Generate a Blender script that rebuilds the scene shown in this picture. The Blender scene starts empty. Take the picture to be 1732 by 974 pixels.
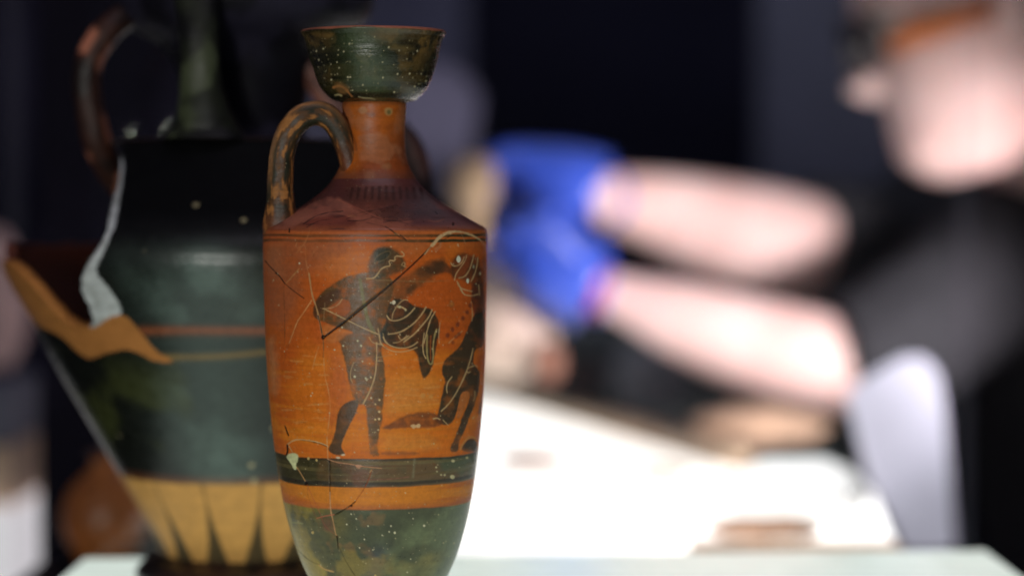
import bpy, bmesh, math, random
import numpy as np
from mathutils import Vector, Matrix, Euler
random.seed(7); RNG = np.random.RandomState(7)
S = bpy.context.scene
COL = S.collection
R = math.radians

# ------------------------------------------------------------------ camera
F = 4089.0                       # focal length in photograph pixels (photo is 1732 wide)
HOR = 355.0                      # photograph row of the horizon
PITCH = math.atan((487 - HOR) / F)
ZC = 0.175                       # eye height over the lit shelf (shelf top is z = 0)
cam = bpy.data.cameras.new('camera'); camo = bpy.data.objects.new('camera', cam); COL.objects.link(camo)
camo.location = (0, 0, ZC); camo.rotation_euler = (math.pi / 2 - PITCH, 0, 0)
cam.lens = F / 1732 * 36; cam.sensor_width = 36; cam.clip_start = 0.05; cam.clip_end = 50
cam.dof.use_dof = True; cam.dof.focus_distance = 0.936; cam.dof.aperture_fstop = 3.4
S.camera = camo

# ------------------------------------------------------------------ world, lamps, exposure
w = bpy.data.worlds.new('World'); S.world = w; w.use_nodes = True
w.node_tree.nodes['Background'].inputs[0].default_value = (0.055, 0.055, 0.1, 1)
w.node_tree.nodes['Background'].inputs[1].default_value = 0.40
def area(name, loc, target, sx, sy, power, col):
    l = bpy.data.lights.new(name, 'AREA'); l.shape = 'RECTANGLE'; l.size = sx; l.size_y = sy
    l.energy = power; l.color = col
    o = bpy.data.objects.new(name, l); COL.objects.link(o); o.location = loc
    o.rotation_euler = (Vector(target) - Vector(loc)).to_track_quat('-Z', 'Y').to_euler()
    return o
area('front_softbox_lamp', (-0.38, -0.75, 0.06), (-0.1, 1.0, 0.10), 0.22, 0.42, 10.5, (1.0, 0.99, 0.92))
area('overhead_case_lamp', (0.05, 0.72, 0.78), (-0.06, 1.0, 0.05), 0.55, 0.45, 1.0, (0.92, 0.84, 1.0))
def spot(name, loc, target, cone, power, col, rad):
    l = bpy.data.lights.new(name, 'SPOT'); l.energy = power; l.color = col; l.spot_size = R(cone); l.spot_blend = 0.5; l.shadow_soft_size = rad
    o = bpy.data.objects.new(name, l); COL.objects.link(o); o.location = loc
    o.rotation_euler = (Vector(target) - Vector(loc)).to_track_quat('-Z', 'Y').to_euler()
spot('arm_fill_spot', (0.70, 1.35, 0.17), (0.12, 2.25, 0.07), 32, 82, (1.0, 0.90, 0.92), 0.06)  # added fill for the arms, no such lamp stands by the table
spot('cushion_fill_spot', (0.05, 1.27, 0.85), (0.19, 1.64, -0.02), 34, 50, (1.0, 0.97, 0.96), 0.05)  # added overhead fill that brightens the cushion and nearby table items
area('wall_fill_light', (0.5, 2.9, 1.5), (0.4, 3.6, 0.3), 1.6, 0.2, 5, (0.80, 0.82, 1.0))  # added unseen light to lift the back wall and boards
S.view_settings.view_transform = 'Standard'; S.view_settings.look = 'None'
S.view_settings.exposure = 0; S.view_settings.gamma = 1; S.view_settings.use_curve_mapping = False
S.render.engine = 'CYCLES'
try:
    S.cycles.use_denoising = True; S.cycles.denoiser = 'OPENIMAGEDENOISE'; S.cycles.denoising_input_passes = 'RGB_ALBEDO'
    S.cycles.max_bounces = 6; S.cycles.sample_clamp_indirect = 6; S.cycles.caustics_reflective = False
except Exception: pass

# ------------------------------------------------------------------ helpers
def at(px, py, Y):
    """world point on the plane y = Y seen at photograph pixel (px, py)"""
    dx = (px - 866) / F; v = (487 - py) / F
    dy = math.cos(PITCH) + v * math.sin(PITCH); dz = -math.sin(PITCH) + v * math.cos(PITCH)
    t = Y / dy
    return Vector((dx * t, Y, ZC + dz * t))
def proj(P):
    """world points (N,3) -> photograph pixels"""
    x = P[:, 0]; y = P[:, 1]; z = P[:, 2] - ZC
    c, s = math.cos(PITCH), math.sin(PITCH)
    f = y * c - z * s; u = y * s + z * c
    return 866 + F * x / f, 487 - F * u / f
def px(Y): return Y / F           # metres per photo pixel at distance Y

def tag(o, label=None, cat=None, group=None, kind=None):
    if label: o['label'] = label
    if cat: o['category'] = cat
    if group: o['group'] = group
    if kind: o['kind'] = kind
    return o
def thing(name, loc, label, cat, group=None):
    o = bpy.data.objects.new(name, None); COL.objects.link(o); o.location = loc; o.empty_display_size = 0.02
    return tag(o, label, cat, group)
def link(name, me, mat, parent=None, smooth=True):
    """mesh data in world space -> object, kept in place under its parent"""
    o = bpy.data.objects.new(name, me); COL.objects.link(o)
    if mat: me.materials.append(mat)
    if smooth:
        me.polygons.foreach_set('use_smooth', np.ones(len(me.polygons), dtype=bool))
    if parent:
        o.parent = parent
        o.matrix_parent_inverse = Matrix.LocRotScale(parent.location, parent.rotation_euler, parent.scale).inverted()
    return o
def from_bm(name, bm, mat, parent=None, smooth=False):
    me = bpy.data.meshes.new(name); bmesh.ops.recalc_face_normals(bm, faces=bm.faces[:]); bm.to_mesh(me); bm.free()
    return link(name, me, mat, parent, smooth)
def box_bm(x0, x1, y0, y1, z0, z1, bev=0.0, seg=2):
    bm = bmesh.new()
    vs = [bm.verts.new((x, y, z)) for x in (x0, x1) for y in (y0, y1) for z in (z0, z1)]
    for f in ((0,1,3,2),(4,6,7,5),(0,4,5,1),(2,3,7,6),(0,2,6,4),(1,5,7,3)): bm.faces.new([vs[i] for i in f])
    bmesh.ops.recalc_face_normals(bm, faces=bm.faces[:])
    if bev > 0: bmesh.ops.bevel(bm, geom=bm.edges[:], offset=bev, segments=seg, affect='EDGES', profile=0.6)
    return bm
def prism_bm(pts, z0, z1, bev=0.0):
    bm = bmesh.new()
    a = [bm.verts.new((p[0], p[1], z0)) for p in pts]; b = [bm.verts.new((p[0], p[1], z1)) for p in pts]
    bm.faces.new(a[::-1]); bm.faces.new(b)
    n = len(pts)
    for i in range(n): bm.faces.new((a[i], a[(i+1) % n], b[(i+1) % n], b[i]))
    bmesh.ops.recalc_face_normals(bm, faces=bm.faces[:])
    if bev > 0: bmesh.ops.bevel(bm, geom=bm.edges[:], offset=bev, segments=2, affect='EDGES', profile=0.6)
    return bm

_L = RNG.rand(32, 32, 32).astype(np.float32)
def vnoise(P):
    i = np.floor(P).astype(np.int64); f = P - i; f = f * f * (3 - 2 * f)
    i0 = i & 31; i1 = (i + 1) & 31
    def g(a, b, c): return _L[(i0, i1)[a][:, 0], (i0, i1)[b][:, 1], (i0, i1)[c][:, 2]]
    r = 0
    for a in (0, 1):
        wa = f[:, 0] if a else 1 - f[:, 0]
        for b in (0, 1):
            wb = f[:, 1] if b else 1 - f[:, 1]
            for c in (0, 1):
                wc = f[:, 2] if c else 1 - f[:, 2]
                r = r + wa * wb * wc * g(a, b, c)
    return r
def fbm(P, sc, octv=4, off=0.0):
    P = P * sc + off; s = 0; a = 0.5; t = 0
    for _ in range(octv):
        s = s + a * vnoise(P); t += a; a *= 0.5; P = P * 2.03 + 7.1
    return s / t
def sst(a, b, x):
    t = np.clip((x - a) / (b - a), 0, 1); return t * t * (3 - 2 * t)

# ------------------------------------------------------------------ materials
def mat(name, col, rough=0.5, metal=0.0, noise=0.0, nscale=30.0, bump=0.0, spec=0.5, col2=None, coat=0.0):
    m = bpy.data.materials.new(name); m.use_nodes = True; nt = m.node_tree; b = nt.nodes['Principled BSDF']
    b.inputs['Base Color'].default_value = (*col, 1); b.inputs['Roughness'].default_value = rough
    b.inputs['Metallic'].default_value = metal; b.inputs['Specular IOR Level'].default_value = spec
    b.inputs['Coat Weight'].default_value = coat
    tc = nt.nodes.new('ShaderNodeTexCoord'); n = nt.nodes.new('ShaderNodeTexNoise')
    n.inputs['Scale'].default_value = nscale; n.inputs['Detail'].default_value = 5
    nt.links.new(tc.outputs['Object'], n.inputs['Vector'])
    mx = nt.nodes.new('ShaderNodeMix'); mx.data_type = 'RGBA'
    c2 = col2 or tuple(c * (1 - noise) for c in col)
    mx.inputs['A'].default_value = (*col, 1); mx.inputs['B'].default_value = (*c2, 1)
    rp = nt.nodes.new('ShaderNodeValToRGB'); rp.color_ramp.elements[0].position = 0.35; rp.color_ramp.elements[1].position = 0.65
    nt.links.new(n.outputs['Fac'], rp.inputs['Fac']); nt.links.new(rp.outputs['Color'], mx.inputs['Factor'])
    nt.links.new(mx.outputs['Result'], b.inputs['Base Color'])
    if bump:
        bp = nt.nodes.new('ShaderNodeBump'); bp.inputs['Strength'].default_value = bump; bp.inputs['Distance'].default_value = 0.002
        nt.links.new(n.outputs['Fac'], bp.inputs['Height']); nt.links.new(bp.outputs['Normal'], b.inputs['Normal'])
    return m
def emit(name, col, strength, base=(0.8, 0.85, 0.82), var=0.12, nscale=6.0):
    m = mat(name, base, 0.25)
    nt = m.node_tree; b = nt.nodes['Principled BSDF']
    b.inputs['Emission Color'].default_value = (*col, 1)
    tc = nt.nodes.new('ShaderNodeTexCoord'); n = nt.nodes.new('ShaderNodeTexNoise'); n.inputs['Scale'].default_value = nscale
    nt.links.new(tc.outputs['Object'], n.inputs['Vector'])
    mr = nt.nodes.new('ShaderNodeMapRange'); mr.inputs['To Min'].default_value = strength * (1 - var); mr.inputs['To Max'].default_value = strength * (1 + var)
    nt.links.new(n.outputs['Fac'], mr.inputs['Value']); nt.links.new(mr.outputs['Result'], b.inputs['Emission Strength'])
    return m
def glassy(name, tint, frost=0.0, frostcol=(0.5, 0.5, 0.6), ior=1.25):
    """clear sheet: transparent body with a Fresnel reflection and an optional cloudy share"""
    m = bpy.data.materials.new(name); m.use_nodes = True; nt = m.node_tree; nt.nodes.clear()
    out = nt.nodes.new('ShaderNodeOutputMaterial'); tr = nt.nodes.new('ShaderNodeBsdfTransparent'); gl = nt.nodes.new('ShaderNodeBsdfGlossy')
    tr.inputs[0].default_value = (*tint, 1); gl.inputs['Roughness'].default_value = 0.02
    fr = nt.nodes.new('ShaderNodeFresnel'); fr.inputs[0].default_value = ior or 1.0
    mx = nt.nodes.new('ShaderNodeMixShader'); nt.links.new(fr.outputs[0], mx.inputs[0]); nt.links.new(tr.outputs[0], mx.inputs[1]); nt.links.new(gl.outputs[0], mx.inputs[2])
    last = tr if ior is None else mx
    if frost:
        df = nt.nodes.new('ShaderNodeBsdfTranslucent'); df.inputs[0].default_value = (*frostcol, 1)
        d2 = nt.nodes.new('ShaderNodeBsdfDiffuse'); d2.inputs[0].default_value = (*frostcol, 1)
        ad = nt.nodes.new('ShaderNodeMixShader'); nt.links.new(df.outputs[0], ad.inputs[1]); nt.links.new(d2.outputs[0], ad.inputs[2])
        m2 = nt.nodes.new('ShaderNodeMixShader'); m2.inputs[0].default_value = frost
        nt.links.new(last.outputs[0], m2.inputs[1]); nt.links.new(ad.outputs[0], m2.inputs[2]); last = m2
    nt.links.new(last.outputs[0], out.inputs['Surface'])
    return m
def pottery(name, grain=260.0, speck=0.0, streak=0.35, bump=0.25, coat=0.0):
    """painted pottery: colour and gloss come from the painted layer on the vertices, grain, brush streaks and pits from noise"""
    m = bpy.data.materials.new(name); m.use_nodes = True; nt = m.node_tree; N = nt.nodes; Lk = nt.links
    b = N['Principled BSDF']
    at_ = N.new('ShaderNodeAttribute'); at_.attribute_name = 'paint'
    gl = N.new('ShaderNodeAttribute'); gl.attribute_name = 'gloss'
    tc = N.new('ShaderNodeTexCoord')
    n1 = N.new('ShaderNodeTexNoise'); n1.inputs['Scale'].default_value = grain; n1.inputs['Detail'].default_value = 6; n1.inputs['Roughness'].default_value = 0.7
    Lk.new(tc.outputs['Object'], n1.inputs['Vector'])
    mp = N.new('ShaderNodeMapping'); mp.inputs['Scale'].default_value = (30, 30, 650)
    n2 = N.new('ShaderNodeTexNoise'); n2.inputs['Scale'].default_value = 1.0; n2.inputs['Detail'].default_value = 4
    Lk.new(tc.outputs['Object'], mp.inputs['Vector']); Lk.new(mp.outputs[0], n2.inputs['Vector'])
    def rng(node, a, c, lo=0.3, hi=0.7):
        r = N.new('ShaderNodeMapRange'); r.inputs['From Min'].default_value = lo; r.inputs['From Max'].default_value = hi
        r.inputs['To Min'].default_value = a; r.inputs['To Max'].default_value = c; Lk.new(node.outputs['Fac'], r.inputs['Value']); return r
    r1 = rng(n1, 0.84, 1.16); r2 = rng(n2, 1 - streak, 1 + streak)
    mu = N.new('ShaderNodeMath'); mu.operation = 'MULTIPLY'; Lk.new(r1.outputs[0], mu.inputs[0]); Lk.new(r2.outputs[0], mu.inputs[1])
    vm = N.new('ShaderNodeVectorMath'); vm.operation = 'SCALE'; Lk.new(at_.outputs['Color'], vm.inputs[0]); Lk.new(mu.outputs[0], vm.inputs['Scale'])
    src = vm.outputs[0]
    if speck:
        vo = N.new('ShaderNodeTexVoronoi'); vo.inputs['Scale'].default_value = speck; vo.inputs['Randomness'].default_value = 1
        Lk.new(tc.outputs['Object'], vo.inputs['Vector'])
        wn = N.new('ShaderNodeSeparateColor'); Lk.new(vo.outputs['Color'], wn.inputs[0])
        gt = N.new('ShaderNodeMath'); gt.operation = 'GREATER_THAN'; gt.inputs[1].default_value = 0.86; Lk.new(wn.outputs[0], gt.inputs[0])
        sz = N.new('ShaderNodeMapRange'); sz.inputs['From Min'].default_value = 0.10; sz.inputs['From Max'].default_value = 0.16
        sz.inputs['To Min'].default_value = 0.8; sz.inputs['To Max'].default_value = 0.0; Lk.new(vo.outputs['Distance'], sz.inputs['Value'])
        mm = N.new('ShaderNodeMath'); mm.operation = 'MULTIPLY'; Lk.new(gt.outputs[0], mm.inputs[0]); Lk.new(sz.outputs[0], mm.inputs[1])
        mx = N.new('ShaderNodeMix'); mx.data_type = 'RGBA'; mx.inputs['B'].default_value = (0.42, 0.36, 0.20, 1)
        Lk.new(mm.outputs[0], mx.inputs['Factor']); Lk.new(src, mx.inputs['A']); src = mx.outputs['Result']
    Lk.new(src, b.inputs['Base Color'])
    ro = N.new('ShaderNodeMapRange'); ro.inputs['To Min'].default_value = 0.62; ro.inputs['To Max'].default_value = 0.20
    Lk.new(gl.outputs['Fac'], ro.inputs['Value'])
    r3 = rng(n1, 0.8, 1.25); m3 = N.new('ShaderNodeMath'); m3.operation = 'MULTIPLY'
    Lk.new(ro.outputs[0], m3.inputs[0]); Lk.new(r3.outputs[0], m3.inputs[1]); Lk.new(m3.outputs[0], b.inputs['Roughness'])
    sp = N.new('ShaderNodeMapRange'); sp.inputs['To Min'].default_value = 0.06; sp.inputs['To Max'].default_value = 0.55; Lk.new(gl.outputs['Fac'], sp.inputs['Value']); Lk.new(sp.outputs[0], b.inputs['Specular IOR Level'])
    b.inputs['Coat Weight'].default_value = coat; b.inputs['Coat Roughness'].default_value = 0.25
    bp = N.new('ShaderNodeBump'); bp.inputs['Strength'].default_value = bump; bp.inputs['Distance'].default_value = 0.0006
    ad = N.new('ShaderNodeMath'); ad.operation = 'ADD'; Lk.new(n1.outputs['Fac'], ad.inputs[0]); Lk.new(n2.outputs['Fac'], ad.inputs[1])
    Lk.new(ad.outputs[0], bp.inputs['Height']); Lk.new(bp.outputs['Normal'], b.inputs['Normal'])
    return m

# ------------------------------------------------------------------ the setting
floor_m = mat('dark_floor', (0.02, 0.02, 0.026), 0.5, noise=0.4, nscale=8)
tag(from_bm('floor', box_bm(-3, 3.5, -1.5, 4.4, -1.05, -1.0), floor_m), kind='structure')
wall_m = mat('navy_wall', (0.016, 0.015, 0.030), 0.9, noise=0.35, nscale=3, bump=0.1, spec=0.08)
tag(from_bm('back_wall', box_bm(-3, 3.5, 3.9, 4.0, -1.0, 2.4), wall_m), kind='structure')

def panel(name, x0, x1, ytop, ybot, Y, thick, m, label, cat, bev=0.01):
    a = at(x0, ytop, Y); b = at(x1, ybot, Y)
    bm = box_bm(a.x, b.x, Y, Y + thick, b.z, a.z, bev)
    me = bpy.data.meshes.new(name); bm.to_mesh(me); bm.free()
    return tag(link(name, me, m, None, False), label, cat)

grey_panel_m = mat('slate_grey_board', (0.16, 0.16, 0.22), 0.75, noise=0.35, nscale=4)
panel('partition_board', 1285, 1560, -260, 1500, 3.55, 0.05, grey_panel_m, 'tall slate grey board standing behind the leaning person', 'board')
panel('partition_board', 470, 790, -260, 1500, 3.70, 0.05, mat('dim_violet_board', (0.15, 0.145, 0.22), 0.8, noise=0.3, nscale=3), 'dim violet board behind the mouth of the small vase', 'board')
dark_m = mat('dark_violet_board', (0.026, 0.021, 0.046), 0.8, noise=0.75, nscale=5, spec=0.1)
panel('partition_board', 58, 330, -300, 1300, 1.62, 0.02, dark_m, 'near black violet board behind the left side of the large broken vase', 'board', 0.004)

# ------------------------------------------------------------------ lit plinth and glass case
shelf_m = emit('lit_milk_glass', (0.86, 0.98, 0.89), 0.72, (0.30, 0.34, 0.31), 0.14, 45)
base_m = mat('plinth_black', (0.015, 0.015, 0.018), 0.4, noise=0.3)
plinth = thing('display_plinth', (0, 1.0, -1.0), 'display plinth whose pale green lit glass top carries both vases', 'plinth')
pts = [(-0.2155, 0.55), (0.244, 0.55), (0.2445, 1.243), (-0.2155, 1.213)]
from_bm('lit_top', prism_bm(pts, -0.018, 0.0, 0.0015), shelf_m, plinth)
from_bm('plinth_body', prism_bm([(p[0]*0.985, p[1] - (0.004 if p[1] > 1 else -0.004)) for p in pts], -1.0, -0.0185), base_m, plinth)
case = thing('glass_case', (0, 1.0, 0), 'clear glass display case around the two vases with pale polished edges', 'glass case')
gm = glassy('clear_pane', (0.97, 0.985, 0.98)); em = glassy('pane_edge', (0.995, 0.995, 0.995), 0.04, (0.30, 0.30, 0.38), None)
def pane(x0, x1, y0, y1, z0, z1, parent):
    o = from_bm('pane', box_bm(x0, x1, y0, y1, z0, z1), gm, parent); o.data.materials.append(em)
    for p in o.data.polygons:
        if abs(p.normal.y) < 0.5: p.material_index = 1
pane(-0.2135, 0.2212, 1.2185, 1.2225, 0.0015, 0.55, case)
dv = thing('glass_divider', (-0.35, 1.42, -1.0), 'tall glass divider with a pale violet edge near the left margin', 'glass divider')
xa, xb = at(6, 500, 1.42).x, at(44, 500, 1.42).x
from_bm('pane_edge', box_bm(xa, xb, 1.415, 1.425, -1.0, 0.6, 0.0008, 1), em, dv); pane(xa - 0.4, xa - 0.0003, 1.418, 1.422, -1.0, 0.6, dv)
def edge(x0, x1, y0, y1): from_bm('pane_edge', box_bm(x0, x1, y0, y1, 0.0015, 0.55, 0.0008, 1), em, case)
edge(0.2214, 0.2350, 1.2180, 1.2230)

# ------------------------------------------------------------------ painting canvas, laid over the vase by its own drawing coordinates
SC = 3; CX0, CY0, CX1, CY1 = 440, 30, 850, 1000
CW, CH = (CX1 - CX0) * SC, (CY1 - CY0) * SC
cRGB = np.zeros((CH, CW, 3), np.float32); cA = np.zeros((CH, CW), np.float32)
cH = np.zeros((CH, CW), np.float32); cG = np.zeros((CH, CW), np.float32)
gy, gx = np.mgrid[0:CH, 0:CW].astype(np.float32)
gx = gx / SC + CX0; gy = gy / SC + CY0
_pp = np.stack([gx.ravel(), gy.ravel(), np.zeros(CH * CW)], 1)
WOB = (fbm(_pp, 0.12, 3) - 0.5).reshape(CH, CW).astype(np.float32)       # edge wobble
BLOT = fbm(_pp, 0.06, 4, 11.3).reshape(CH, CW).astype(np.float32)        # paint thickness
STRK = fbm(_pp * np.array([1, 6, 1]), 0.03, 4, 3.3).reshape(CH, CW).astype(np.float32)
def win(x0, y0, x1, y1):
    i0 = max(0, int((y0 - CY0) * SC)); i1 = min(CH, int((y1 - CY0) * SC) + 1)
    j0 = max(0, int((x0 - CX0) * SC)); j1 = min(CW, int((x1 - CX0) * SC) + 1)
    return slice(i0, i1), slice(j0, j1)
def chaikin(P, closed, n=2):
    P = [tuple(map(float, p)) for p in P]
    for _ in range(n):
        Q = []; m = len(P)
        for i in range(m if closed else m - 1):
            a, b = P[i], P[(i + 1) % m]
            Q += [(a[0]*.75 + b[0]*.25, a[1]*.75 + b[1]*.25), (a[0]*.25 + b[0]*.75, a[1]*.25 + b[1]*.75)]
        if not closed: Q = [P[0]] + Q + [P[-1]]
        P = Q
    return P
def over(sl, a, col, h=0.0, g=None):
    A = cA[sl]; a = np.clip(a, 0, 1)
    cRGB[sl] = cRGB[sl] * (1 - a[..., None]) + np.array(col, np.float32) * a[..., None]      # premultiplied
    cA[sl] = A * (1 - a) + a
    cH[sl] += a * h
    if g is not None: cG[sl] = cG[sl] * (1 - a) + g * a
def poly(P, col, a=1.0, soft=1.2, wob=3.0, sm=2, h=0.02, g=0.62, blot=0.5):
    P = chaikin(P, True, sm); xs = [p[0] for p in P]; ys = [p[1] for p in P]; pad = soft + wob + 2
    sl = win(min(xs) - pad, min(ys) - pad, max(xs) + pad, max(ys) + pad)
    x, y = gx[sl], gy[sl]; d2 = np.full(x.shape, 1e9, np.float32); ins = np.zeros(x.shape, bool)
    for (ax, ay), (bx, by) in zip(P, P[1:] + P[:1]):
        ex, ey = bx - ax, by - ay; L = ex * ex + ey * ey + 1e-9
        t = np.clip(((x - ax) * ex + (y - ay) * ey) / L, 0, 1)
        d2 = np.minimum(d2, (x - ax - t * ex) ** 2 + (y - ay - t * ey) ** 2)
        ins ^= ((ay > y) != (by > y)) & (x < ex * (y - ay) / (ey + (1e-9 if ey == 0 else 0)) + ax)
    sd = np.sqrt(d2) * np.where(ins, -1, 1) + WOB[sl] * wob
    al = np.clip(0.5 - sd / (soft * 2), 0, 1) * a
    al = al * (1 - blot * np.clip((BLOT[sl] - 0.5) * 3.2, 0, 1)) * (1 - 0.25 * blot * np.clip((STRK[sl] - 0.5) * 4, 0, 1))
    over(sl, al, col, h, g)
def stroke(P, wd, col, a=1.0, soft=0.7, h=0.0, sm=2, wob=0.8, brk=0.0, g=None, w2=None):
    P = chaikin(P, False, sm); n = len(P) - 1
    xs = [p[0] for p in P]; ys = [p[1] for p in P]; pad = max(wd, w2 or 0) + soft + wob + 1
    sl = win(min(xs) - pad, min(ys) - pad, max(xs) + pad, max(ys) + pad); x, y = gx[sl], gy[sl]
    best = np.full(x.shape, 1e9, np.float32)
    for i in range(n):
        (ax, ay), (bx, by) = P[i], P[i + 1]; ex, ey = bx - ax, by - ay
        t = np.clip(((x - ax) * ex + (y - ay) * ey) / (ex * ex + ey * ey + 1e-9), 0, 1)
        hw = (wd + ((w2 if w2 is not None else wd) - wd) * (i + t) / n) / 2
        best = np.minimum(best, np.hypot(x - ax - t * ex, y - ay - t * ey) - hw)
    al = np.clip(0.5 - (best + WOB[sl] * wob) / (soft * 2), 0, 1) * a
    if brk: al = al * np.clip(1 - brk * np.clip((BLOT[sl] - 0.47) * 9, 0, 1), 0, 1)
    over(sl, al, col, h, g)
def dot(x, y, rx, ry=None, col=(0.62, 0.56, 0.36), a=0.95, h=0.05, soft=0.7, g=0.1):
    if rx < 2.7: rx *= 0.78; ry = (ry * 0.78) if ry else None
    ry = ry or rx; sl = win(x - rx - 3, y - ry - 3, x + rx + 3, y + ry + 3)
    if sl[0].stop <= sl[0].start or sl[1].stop <= sl[1].start: return
    d = (np.hypot((gx[sl] - x) / rx, (gy[sl] - y) / ry) - 1) * min(rx, ry) + WOB[sl] * 2
    over(sl, np.clip(0.5 - d / (soft * 2), 0, 1) * a, col, h, g)
def z3(P): return [(430 + a / 4.638, 370 + b / 4.638) for a, b in P]
def z4(P): return [(620 + a / 4.638, 370 + b / 4.638) for a, b in P]
def z5(P): return [(430 + a / 4.638, 570 + b / 4.638) for a, b in P]
def z6(P): return [(620 + a / 4.638, 570 + b / 4.638) for a, b in P]
def z7(P): return [(430 + a / 3.835, 720 + b / 3.835) for a, b in P]
def z1(P): return [(420 + a / 3.745, 0 + b / 3.745) for a, b in P]
def z2(P): return [(420 + a / 3.745, 160 + b / 3.745) for a, b in P]

OLIVE = (0.070, 0.046, 0.013); BROWN = (0.095, 0.040, 0.012); BLACK = (0.022, 0.024, 0.012); RED = (0.20, 0.045, 0.014)
LINE = (0.52, 0.34, 0.15); TAN = (0.55, 0.36, 0.17); CRK = (0.010, 0.006, 0.004); CLAYD = (0.36, 0.085, 0.016)
# faint redder and paler zones in the clay
poly(z3([(90,250),(330,230),(430,300),(450,640),(400,900),(250,974),(120,974),(60,600)]), (0.42, 0.10, 0.02), 0.55, 8, 10, h=0, g=0.45)
poly(z3([(80,200),(230,190),(200,330),(250,520),(100,420)]), (0.44, 0.19, 0.08), 0.5, 8, 8, h=0, g=0.3)
poly(z5([(100,0),(170,0),(190,420),(150,480),(110,300)]), (0.48, 0.22, 0.09), 0.6, 7, 8, h=0, g=0.3)
poly(z5([(560,120),(700,150),(760,470),(650,560),(620,800),(580,780)]), (0.43, 0.085, 0.02), 0.5, 6, 6, h=0, g=0.5)
poly(z6([(150,330),(560,300),(560,560),(300,600),(150,650)]), (0.62, 0.25, 0.045), 0.55, 12, 8, h=0, g=0.5)
poly(z6([(110,760),(480,760),(640,880),(110,900)]), (0.60, 0.25, 0.04), 0.5, 8, 8, h=0, g=0.5)
poly(z3([(460,460),(700,420),(900,400),(970,300),(600,200),(430,240)]), (0.46, 0.15, 0.05), 0.45, 10, 8, h=0, g=0.4)
for _ in range(26):
    x = RNG.uniform(475, 545); y = RNG.uniform(600, 735)
    stroke([(x, y), (x + RNG.uniform(4, 18), y + RNG.uniform(-2, 2))], RNG.uniform(1, 3), (0.60, 0.30, 0.09), 0.35, 1.2, wob=2)
for _ in range(14):
    x = RNG.uniform(655, 735); y = RNG.uniform(605, 690)
    stroke([(x, y), (x + RNG.uniform(4, 26), y + RNG.uniform(-3, 2))], RNG.uniform(1.5, 3.5), (0.68, 0.32, 0.09), 0.35, 1.6, wob=2)

poly([(450,405),(560,408),(600,420),(520,450),(500,520),(470,560),(448,520)], (0.30, 0.095, 0.040), 0.6, 9, 12, h=0, g=0.35)
poly([(655,400),(740,405),(700,440),(680,430)], (0.33, 0.10, 0.03), 0.5, 8, 8, h=0, g=0.4)
for _ in range(60):
    x = RNG.uniform(455, 815); y = RNG.uniform(400, 830); L_ = RNG.uniform(3, 16)
    stroke([(x, y), (x + L_ * RNG.uniform(-.6, 1), y + L_ * RNG.uniform(-.5, .5))], RNG.uniform(0.4, 0.9), (0.62, 0.34, 0.14) if RNG.rand() < .6 else (0.16, 0.05, 0.015), RNG.uniform(.25, .6), 0.6, wob=1.5)
# --- left figure
poly(z3([(905,420),(760,440),(650,488),(575,540),(515,600),(480,655),(455,720),(470,770),(505,800),(560,815),(700,868),(790,895),(700,905),(640,930)]) +
     [(577,583),(577,592),(583,607),(587,630),(591,652),(598,671),(607,684),(615,682),(620,691),(622,721),(624,753),(627,772),(644,770),(638,762),(640,742),(642,727),(647,708),(648,678),(652,645),(650,613),(644,592),(650,572),(658,540),(662,505),(668,480),(652,462),(632,458)],
     OLIVE, 0.9, 1.6, 3, sm=1, blot=0.6)
poly(z5([(800,480),(690,530),(652,600),(640,720),(615,810),(580,860),(590,905),(650,925),(715,925),(695,885),(675,850),(740,700),(790,610),(822,530)]), (0.050, 0.030, 0.012), 0.95, 1.2, 2, blot=0.15)
poly([(551,521),(566,513),(579,505),(591,508),(594,518),(590,529),(582,536),(566,530)], CLAYD, 0.92, 1.3, 2, h=-0.02, g=0.45, blot=0.1)
poly(z3([(520,815),(640,850),(790,893),(740,905),(690,940),(640,974),(560,974)]), (0.50, 0.15, 0.03), 0.8, 2, 3, h=-0.02, g=0.5, blot=0.1)
poly([(533,508),(545,499),(560,492),(578,488),(575,503),(556,515),(546,524),(535,540),(529,528)], (0.075, 0.028, 0.012), 0.7, 2, 2, blot=0.2)
poly([(624,441),(629,426),(644,417),(661,418),(677,428),(685,441),(687,455),(676,461),(662,465),(648,470),(634,474),(621,471)], (0.055, 0.040, 0.014), 0.92, 3, 3, blot=0.3)
poly([(633,428),(640,420),(655,419),(662,427),(655,441),(641,447),(632,441)], (0.026, 0.028, 0.012), 0.9, 3, 2, blot=0.1)
poly([(655,480),(690,463),(720,446),(745,437),(757,440),(752,460),(722,476),(704,490),(686,506),(662,512)], (0.13, 0.055, 0.016), 0.78, 4, 6, blot=0.5)
poly([(700,462),(728,441),(752,438),(748,456),(716,472)], (0.060, 0.032, 0.014), 0.55, 4, 4, blot=0.4)
poly([(684,487),(705,478),(700,492),(690,500)], (0.05, 0.03, 0.012), 0.6, 3, 3)
stroke(z3([(830,480),(850,600),(870,700),(890,800),(935,890)]), 5.5, (0.17, 0.15, 0.05), 0.8, 1.2, w2=7)
stroke(z4([(60,335),(65,310),(110,275),(170,250),(195,265),(165,310),(110,335),(70,335)]), 1.4, (0.16, 0.10, 0.04), 0.8)
stroke(z4([(0,470),(55,468),(85,440),(110,395),(150,375),(190,370),(172,325),(225,332),(220,290),(290,298),(296,275),(275,258)]), 2.0, LINE, 0.95, h=0.03, sm=1)
stroke(z4([(275,365),(285,342),(303,345),(300,370),(280,368),(308,378)]), 1.3, LINE, 0.8)
stroke(z4([(0,478),(200,485),(420,495),(650,485)]), 1.2, (0.30, 0.20, 0.08), 0.6, brk=0.5)
stroke(z3([(545,705),(640,750),(730,795),(840,850),(970,905)]), 1.7, LINE, 0.85, h=-0.03)
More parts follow.
